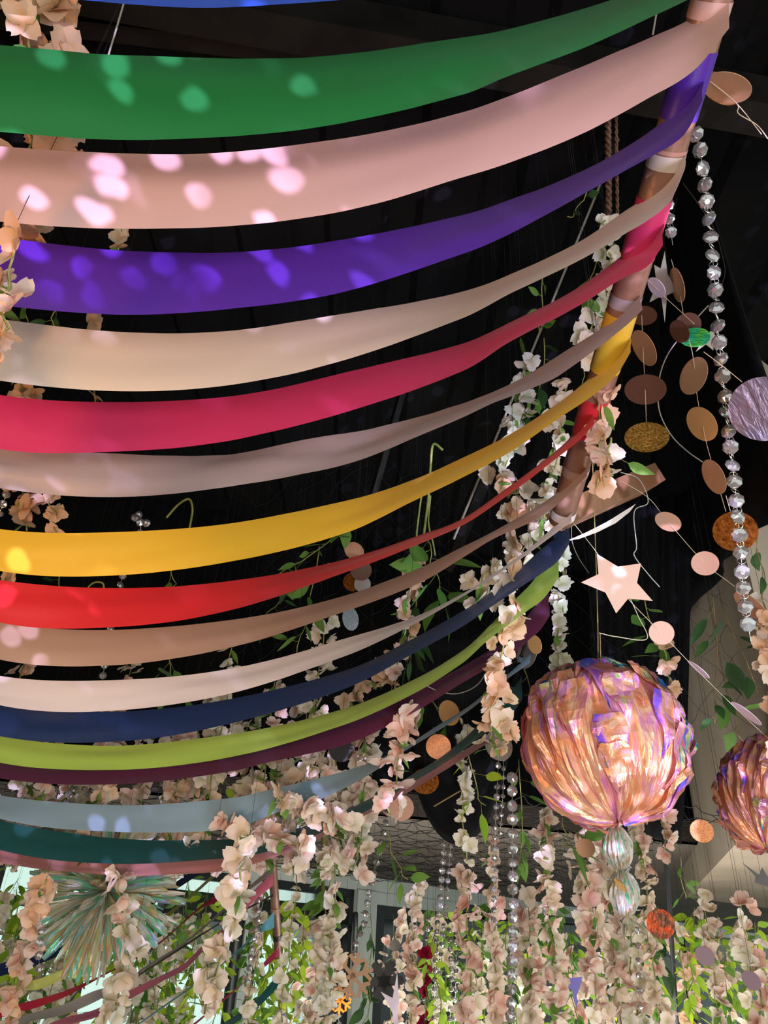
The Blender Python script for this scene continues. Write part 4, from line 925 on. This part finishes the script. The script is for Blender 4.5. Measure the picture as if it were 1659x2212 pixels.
# slim silver leaf
o = flat_shape('foil_sliver', [(1225, 1168), (1262, 1152), (1310, 1128), (1345, 1106), (1374, 1088), (1360, 1106), (1330, 1130), (1290, 1150), (1250, 1164)], 1.9, M_silverstar); tag(o, 'slim silver sliver slanting right of the white ribbon end', 'decoration')
o = flat_shape('card_star', [(1209, 2116), (1235, 2112), (1258, 2110), (1252, 2135), (1246, 2150), (1247, 2160), (1250, 2162), (1244, 2176), (1239, 2160), (1236, 2140)], 2.3, PA['violet']); tag(o, 'violet card star seen edge-on among the garlands near the bottom', 'star')
o = flat_shape('card_star', [(1601, 1862), (1640, 1890), (1646, 1873), (1662, 1900), (1700, 1910), (1660, 1916), (1630, 1906), (1632, 1893)], 2.2, PA['charcoal']); tag(o, 'dark grey star at the right edge below the second foil ball', 'star')
o = flat_shape('card_star', [(822, 2142), (848, 2156), (858, 2100), (862, 2160), (858, 2190), (866, 2230), (852, 2232), (848, 2190), (838, 2166)], 2.6, PA['lilac'], lean=(.001, 0)); tag(o, 'pale lilac star hanging in front of the door', 'star')
# snowflake cut-outs before the door
def flake(cx, cy, R, d, m, label, arms=6, rot=0.2, fat=.10, side=.45):
    c = at(cx, cy, d); Rm = R*d/F_; lst = []
    nrm = (CAM-c).normalized(); X = nrm.cross(Vector((0, 0, 1))).normalized(); Y = nrm.cross(X)
    def pt(x, y): return X*x+Y*y
    for k in range(arms):
        a = rot+2*math.pi*k/arms; u = (math.cos(a), math.sin(a)); w = (-u[1], u[0])
        def loc_(l, s): return pt(u[0]*l+w[0]*s, u[1]*l+w[1]*s)
        lst.append(prism([loc_(0, -Rm*fat), loc_(Rm, -Rm*fat*.8), loc_(Rm*1.05, 0), loc_(Rm, Rm*fat*.8), loc_(0, Rm*fat)], nrm*.0015))
        for sg_ in (-1, 1):
            lst.append(prism([loc_(Rm*.45, 0), loc_(Rm*(.45+side*.7), sg_*Rm*side), loc_(Rm*(.62+side*.6), sg_*Rm*(side-.1)), loc_(Rm*.68, 0)], nrm*.0016))
    v, f = joinvf(lst); o = obj('snowflake', v, f, m, loc=c, smooth=False); tag(o, label, 'snowflake')
    cv, cf = tube([Vector((0, 0, Rm*.9)), Vector((0, 0, hang_top(c)-c.z))], .0005, 4, cap=False); obj('string', cv, cf, M_darkstring, o); return o
flake(762, 2108, 44, 2.6, PA['tan'], 'brown card snowflake hanging left of the door', 6, .3)
flake(830, 2120, 40, 2.9, PA['charcoal'], 'charcoal card snowflake in front of the door glass', 6, .1, .25, .4)
flake(735, 2160, 26, 2.7, M_copperfoil, 'small orange foil snowflake below the brown snowflake', 6, .5)

# ------------------------------------------------------------------ rods, ropes, loose cords
def line_thing(name, label, cat, pts, d, r, m, n=40):
    o = cordm(pts, d, r, m, name=name, n=n); return tag(o, label, cat)
line_thing('suspension_rod', 'thin grey rod slanting down behind the ribbons right of the centre', 'rod', [(1352, 262), (1165, 720), (980, 1165)], (2.6, 2.5), .0045, M_cord)
line_thing('cord', 'thin pale cord at the top left beside the peach flowers', 'cord', [(268, 5), (252, 60), (234, 120)], 1.5, .0022, M_cord)
line_thing('cord', 'pale cord hanging above the pink ribbon at the top right', 'cord', [(1418, 28), (1410, 75)], 1.9, .0025, M_cord)
for k, (x0, x1, r) in enumerate([(1313, 1315, .011), (1330, 1334, .006)]):
    P = [at(x0, 200, 2.3), at(x1, 475, 2.3)]; T = []
    for ph in (0, math.pi):
        pp = []
        for i in range(90):
            t = i/89; a = t*60+ph; c = P[0].lerp(P[1], t); pp.append(c+RT*math.cos(a)*r*.5+FW*math.sin(a)*r*.5)
        T.append(tube(pp, r*.55, 6))
    v, f = joinvf(T); o = obj('twisted_rope', rel(v, P[0]), f, M_rope, loc=P[0]); tag(o, ['thick brown twisted rope behind the purple ribbon', 'thin brown twisted rope right of the thick one'][k], 'rope')
line_thing('loose_cord', 'grey cord looping right of the brown disc garland', 'cord', [(1530, 660), (1480, 715), (1440, 770), (1422, 830), (1425, 890), (1450, 940), (1485, 975), (1518, 998)], 1.85, .0016, M_cord)
line_thing('loose_cord', 'thin dark cord curving past the short crystal strand', 'cord', [(1475, 395), (1515, 450), (1545, 500), (1562, 560), (1566, 590), (1558, 620)], 1.9, .0012, M_darkstring)
line_thing('loose_cord', 'grey cord hanging in a loop over the maroon ribbon', 'cord', [(915, 1478), (950, 1494), (990, 1498), (1030, 1480), (1058, 1440)], 1.95, .0014, M_cord)
line_thing('loose_cord', 'frayed cord hanging right of the pole above the silver sliver', 'cord', [(1340, 1020), (1380, 1035), (1400, 1085), (1370, 1105), (1375, 1180), (1370, 1200), (1400, 1240), (1425, 1268)], 1.9, .0014, M_cord)
line_thing('loose_cord', 'thin cord from the pole running past the star to the lower right', 'cord', [(1360, 1290), (1378, 1330), (1397, 1380), (1330, 1375), (1294, 1367)], 1.95, .0012, M_string)
line_thing('loose_cord', 'thin cord hanging beside the navy ribbon end left of the star', 'cord', [(1234, 1128), (1236, 1170), (1250, 1205), (1272, 1238)], 1.9, .0011, M_cord)
line_thing('cord', 'straight dark cord running down to the top of the large foil ball', 'cord', [(1280, 1000), (1290, 1300), (1292, 1440)], 2.02, .0016, M_twig)
line_thing('cord', 'second dark cord at the top of the large foil ball', 'cord', [(1296, 1368), (1298, 1445)], 2.0, .0018, M_rope)
line_thing('steel_pole', 'thin black pole hanging right of the large foil ball', 'pole', [(1432, 1790), (1446, 1960), (1462, 2230)], 3.0, .010, M_frame, 6)
line_thing('steel_pole', 'black post in front of the window left of the slim brown pole', 'pole', [(512, 1985), (500, 2100), (484, 2240)], 3.9, .026, M_frame, 6)
line_thing('steel_pole', 'short black post left of the pale door timber', 'pole', [(768, 1972), (766, 2085)], 3.9, .015, M_frame, 4)
line_thing('bare_stem', 'bare yellow-green stem sticking up above the yellow ribbon', 'stem', [(957, 972), (936, 960), (930, 1010), (925, 1080), (915, 1160)], 2.35, .0042, M_stem)
line_thing('bare_stem', 'second bare yellow stem hanging below the yellow ribbon', 'stem', [(912, 1060), (905, 1110), (900, 1160), (905, 1200)], 2.35, .003, M_stem)
line_thing('bare_stem', 'third bare yellow stem right of the other two below the yellow ribbon', 'stem', [(930, 1070), (926, 1130), (936, 1175), (940, 1200)], 2.35, .0025, M_stem)
line_thing('bare_stem', 'dull green hooked stem above the yellow ribbon at the left', 'stem', [(360, 1118), (385, 1090), (408, 1078), (416, 1100), (410, 1140)], 2.3, .0038, M_stem)
line_thing('bare_stem', 'small hooked stem above the red ribbon at the left', 'stem', [(190, 1268), (205, 1258), (222, 1260), (225, 1275)], 2.3, .003, M_stem)
line_thing('bare_stem', 'tall narrow green stem at the centre below the dusty pink ribbon', 'stem', [(697, 1790), (700, 1880), (694, 1960)], 2.7, .008, M_stem)
line_thing('bare_stem', 'straight thin brown twig crossing the pleated drape', 'stem', [(937, 1742), (1000, 1705)], 2.3, .0025, M_twig)

# ------------------------------------------------------------------ foil balls
def foil_ball(px, py, Rpx, d, label, seed, nstrip, mbody, mstrip, axis_px):
    rnd = random.Random(seed); C = at(px, py, d); R = Rpx*d/F_
    root = empty('foil_ball', C, label, 'ornament', 'foil balls')
    ax = ((at(axis_px[0], axis_px[1], d)-C)+(CAM-C).normalized()*R*.65).normalized()      # direction of the gathered end
    q = ax.to_track_quat('Z', 'Y'); V, Fc, UV = [], [], []; nu, nv = 150, 30
    for j in range(nv+1):
        th = math.pi*(.02+.96*j/nv)
        for i in range(nu+1):
            ph = 2*math.pi*i/nu
            k = noise.noise(Vector((math.cos(ph)*7, math.sin(ph)*7, th*.9+seed)))
            cr = abs(math.sin(ph*9+3*k+th*.8))
            r = R*.93*(1+.07*cr*math.sin(th)+.09*k+.03*noise.noise(Vector((math.cos(ph)*22, math.sin(ph)*22, th*4))))
            p = Vector((math.sin(th)*math.cos(ph), math.sin(th)*math.sin(ph), math.cos(th)))*r
            V.append(q @ p); UV.append((i/nu, j/nv))
    for j in range(nv):
        for i in range(nu):
            a = j*(nu+1)+i; Fc.append((a, a+1, a+nu+2, a+nu+1))
    obj('foil_body', V, Fc, mbody, root, smooth=False, uv=UV)
    meshes = []
    for s in range(10):
        v, uv = [], []; n = 9; Ls = R*rnd.uniform(.4, 1.0); wd = R*rnd.uniform(.22, .60); ph0 = rnd.uniform(0, 6)
        for i in range(n+1):
            t = i/n; ang = Ls/R*t; w = wd*(.04+t**1.2)*(1-.5*t**5); rr = R*(1.0+.035*math.sin(t*9+ph0)+.06*t)
            for sj in (-1, -.3, .35, 1):
                v.append(Vector((math.sin(ang)*rr, w*sj*.5, math.cos(ang)*rr-R+(.03*R if abs(sj) < .5 else 0)*(1 if sj > 0 else -.4)+rnd.uniform(-.010, .010)*R))); uv.append((sj*.5+.5+s, t))
        f = []
        for i in range(n):
            for j in range(3): a = i*4+j; f.append((a, a+1, a+5, a+4))
        me = bpy.data.meshes.new('foil_strip'); me.from_pydata(v, [], f); me.materials.append(mstrip); ul = me.uv_layers.new(name='UVMap'); fl = []
        for lp in me.loops: fl.extend(uv[lp.vertex_index])
        ul.data.foreach_set('uv', fl); meshes.append(me)
    from mathutils import Quaternion
    for s in range(nstrip):
        # a strip starts somewhere on the ball and runs away from the gathered end
        th = math.acos(1-2*rnd.random())*.86; ph = rnd.uniform(0, 6.283)
        nrm = q @ Vector((math.sin(th)*math.cos(ph), math.sin(th)*math.sin(ph), math.cos(th)))
        tan = q @ Vector((math.cos(th)*math.cos(ph), math.cos(th)*math.sin(ph), -math.sin(th)))
        bi = nrm.cross(tan); mt = Matrix((tan, bi, nrm)).transposed()
        inst('foil_strip', rnd.choice(meshes), root, nrm*R*.985, mt.to_quaternion() @ Quaternion((0, 0, 1), rnd.gauss(0, .12)), 1.0)
    return root
foil_ball(1303, 1606, 172, 2.0, 'large peach and pink iridescent foil ball hanging in front of the black cloth', 5, 80, M_ballfoil, M_ballstrip, (1335, 1775))
foil_ball(1690, 1728, 130, 2.3, 'second iridescent foil ball cut off by the right edge', 9, 75, M_ballfoil, M_ballstrip, (1660, 1830))
# silver foil burst at the lower left: narrow folded spikes from one centre
C = at(232, 1925, 2.35); rt = empty('foil_burst', C, 'silver iridescent foil burst of radiating spikes at the lower left', 'ornament')
rnd = random.Random(21); R = 165*2.35/F_; sm = []
for s in range(8):
    v, uv = [], []; n = 7; w0 = R*rnd.uniform(.06, .14)
    for i in range(n+1):
        t = i/n; w = w0*(.25+1.0*t if t < .85 else 1.1-(t-.85)*4)
        zz = .015*R*math.sin(t*11+s)
        v += [Vector((R*t, -w*.5, zz+w*.3)), Vector((R*t, 0, zz)), Vector((R*t, w*.5, zz+w*.35))]; uv += [(s, t), (s+.5, t), (s+1, t)]
    f = []
    for i in range(n): a = i*3; f += [(a, a+1, a+4, a+3), (a+1, a+2, a+5, a+4)]
    me = bpy.data.meshes.new('foil_spike'); me.from_pydata(v, [], f); me.materials.append(M_coolfoil); ul = me.uv_layers.new(name='UVMap'); fl = []
    for lp in me.loops: fl.extend(uv[lp.vertex_index])
    ul.data.foreach_set('uv', fl); sm.append(me)
from mathutils import Quaternion
tocam = (CAM-C).normalized()
for s in range(260):
    dv = Vector((rnd.gauss(0, 1), rnd.gauss(0, 1), rnd.gauss(0, 1))).normalized()
    if dv.dot(tocam) < -.15: dv = dv-tocam*2*dv.dot(tocam)
    dv = (dv-tocam*dv.dot(tocam)*.45).normalized()
    inst('foil_spike', rnd.choice(sm), rt, (0, 0, 0), dv.to_track_quat('X', 'Z') @ Quaternion((1, 0, 0), rnd.uniform(-1.2, 1.2)), rnd.uniform(.72, 1.05))
# twisted foil tassel below the large ball
C = at(1335, 1790, 2.0); tt = empty('foil_tassel', C, 'twisted silver iridescent foil tassel of two bundles below the large foil ball', 'ornament')
for (xa, ya, xb, yb, wpx) in [(1328, 1782, 1340, 1878, 26), (1342, 1880, 1352, 1978, 27)]:
    A = at(xa, ya, 2.0); B = at(xb, yb, 2.0); dd = (B-A); q = dd.to_track_quat('Z', 'Y'); V, Fc, UV = [], [], []; nu, nv = 60, 18; R = wpx*2.0/F_
    for j in range(nv+1):
        t = j/nv
        for i in range(nu+1):
            ph = 2*math.pi*i/nu; k = noise.noise(Vector((math.cos(ph)*6, math.sin(ph)*6, t*3+xa)))
            r = R*(.22+.85*math.sin(math.pi*t)**.7)*(1+.28*abs(math.sin(ph*9+t*1.5))*.6+.25*k)
            V.append(A-C+q @ Vector((math.cos(ph)*r, math.sin(ph)*r, dd.length*t))); UV.append((i/nu, t))
    for j in range(nv):
        for i in range(nu): a = j*(nu+1)+i; Fc.append((a, a+1, a+nu+2, a+nu+1))
    obj('foil_bundle', V, Fc, M_coolbody, tt, smooth=False, uv=UV)
rnd = random.Random(5)
for s in range(130):
    t = rnd.random(); c = at(1330+22*t, 1785+190*t, 2.0); dv = Vector((rnd.uniform(-1, 1), rnd.uniform(-1, .3), rnd.uniform(-2.2, .8))).normalized()
    inst('foil_spike', rnd.choice(sm), tt, c-C, dv.to_track_quat('X', 'Z') @ Quaternion((1, 0, 0), rnd.uniform(-2, 2)), rnd.uniform(.12, .20))
one_disc(1340, 1912, 17, 5, 45, 1.93, M_goldfoil, 'small gold sliver disc on the foil tassel', 10)
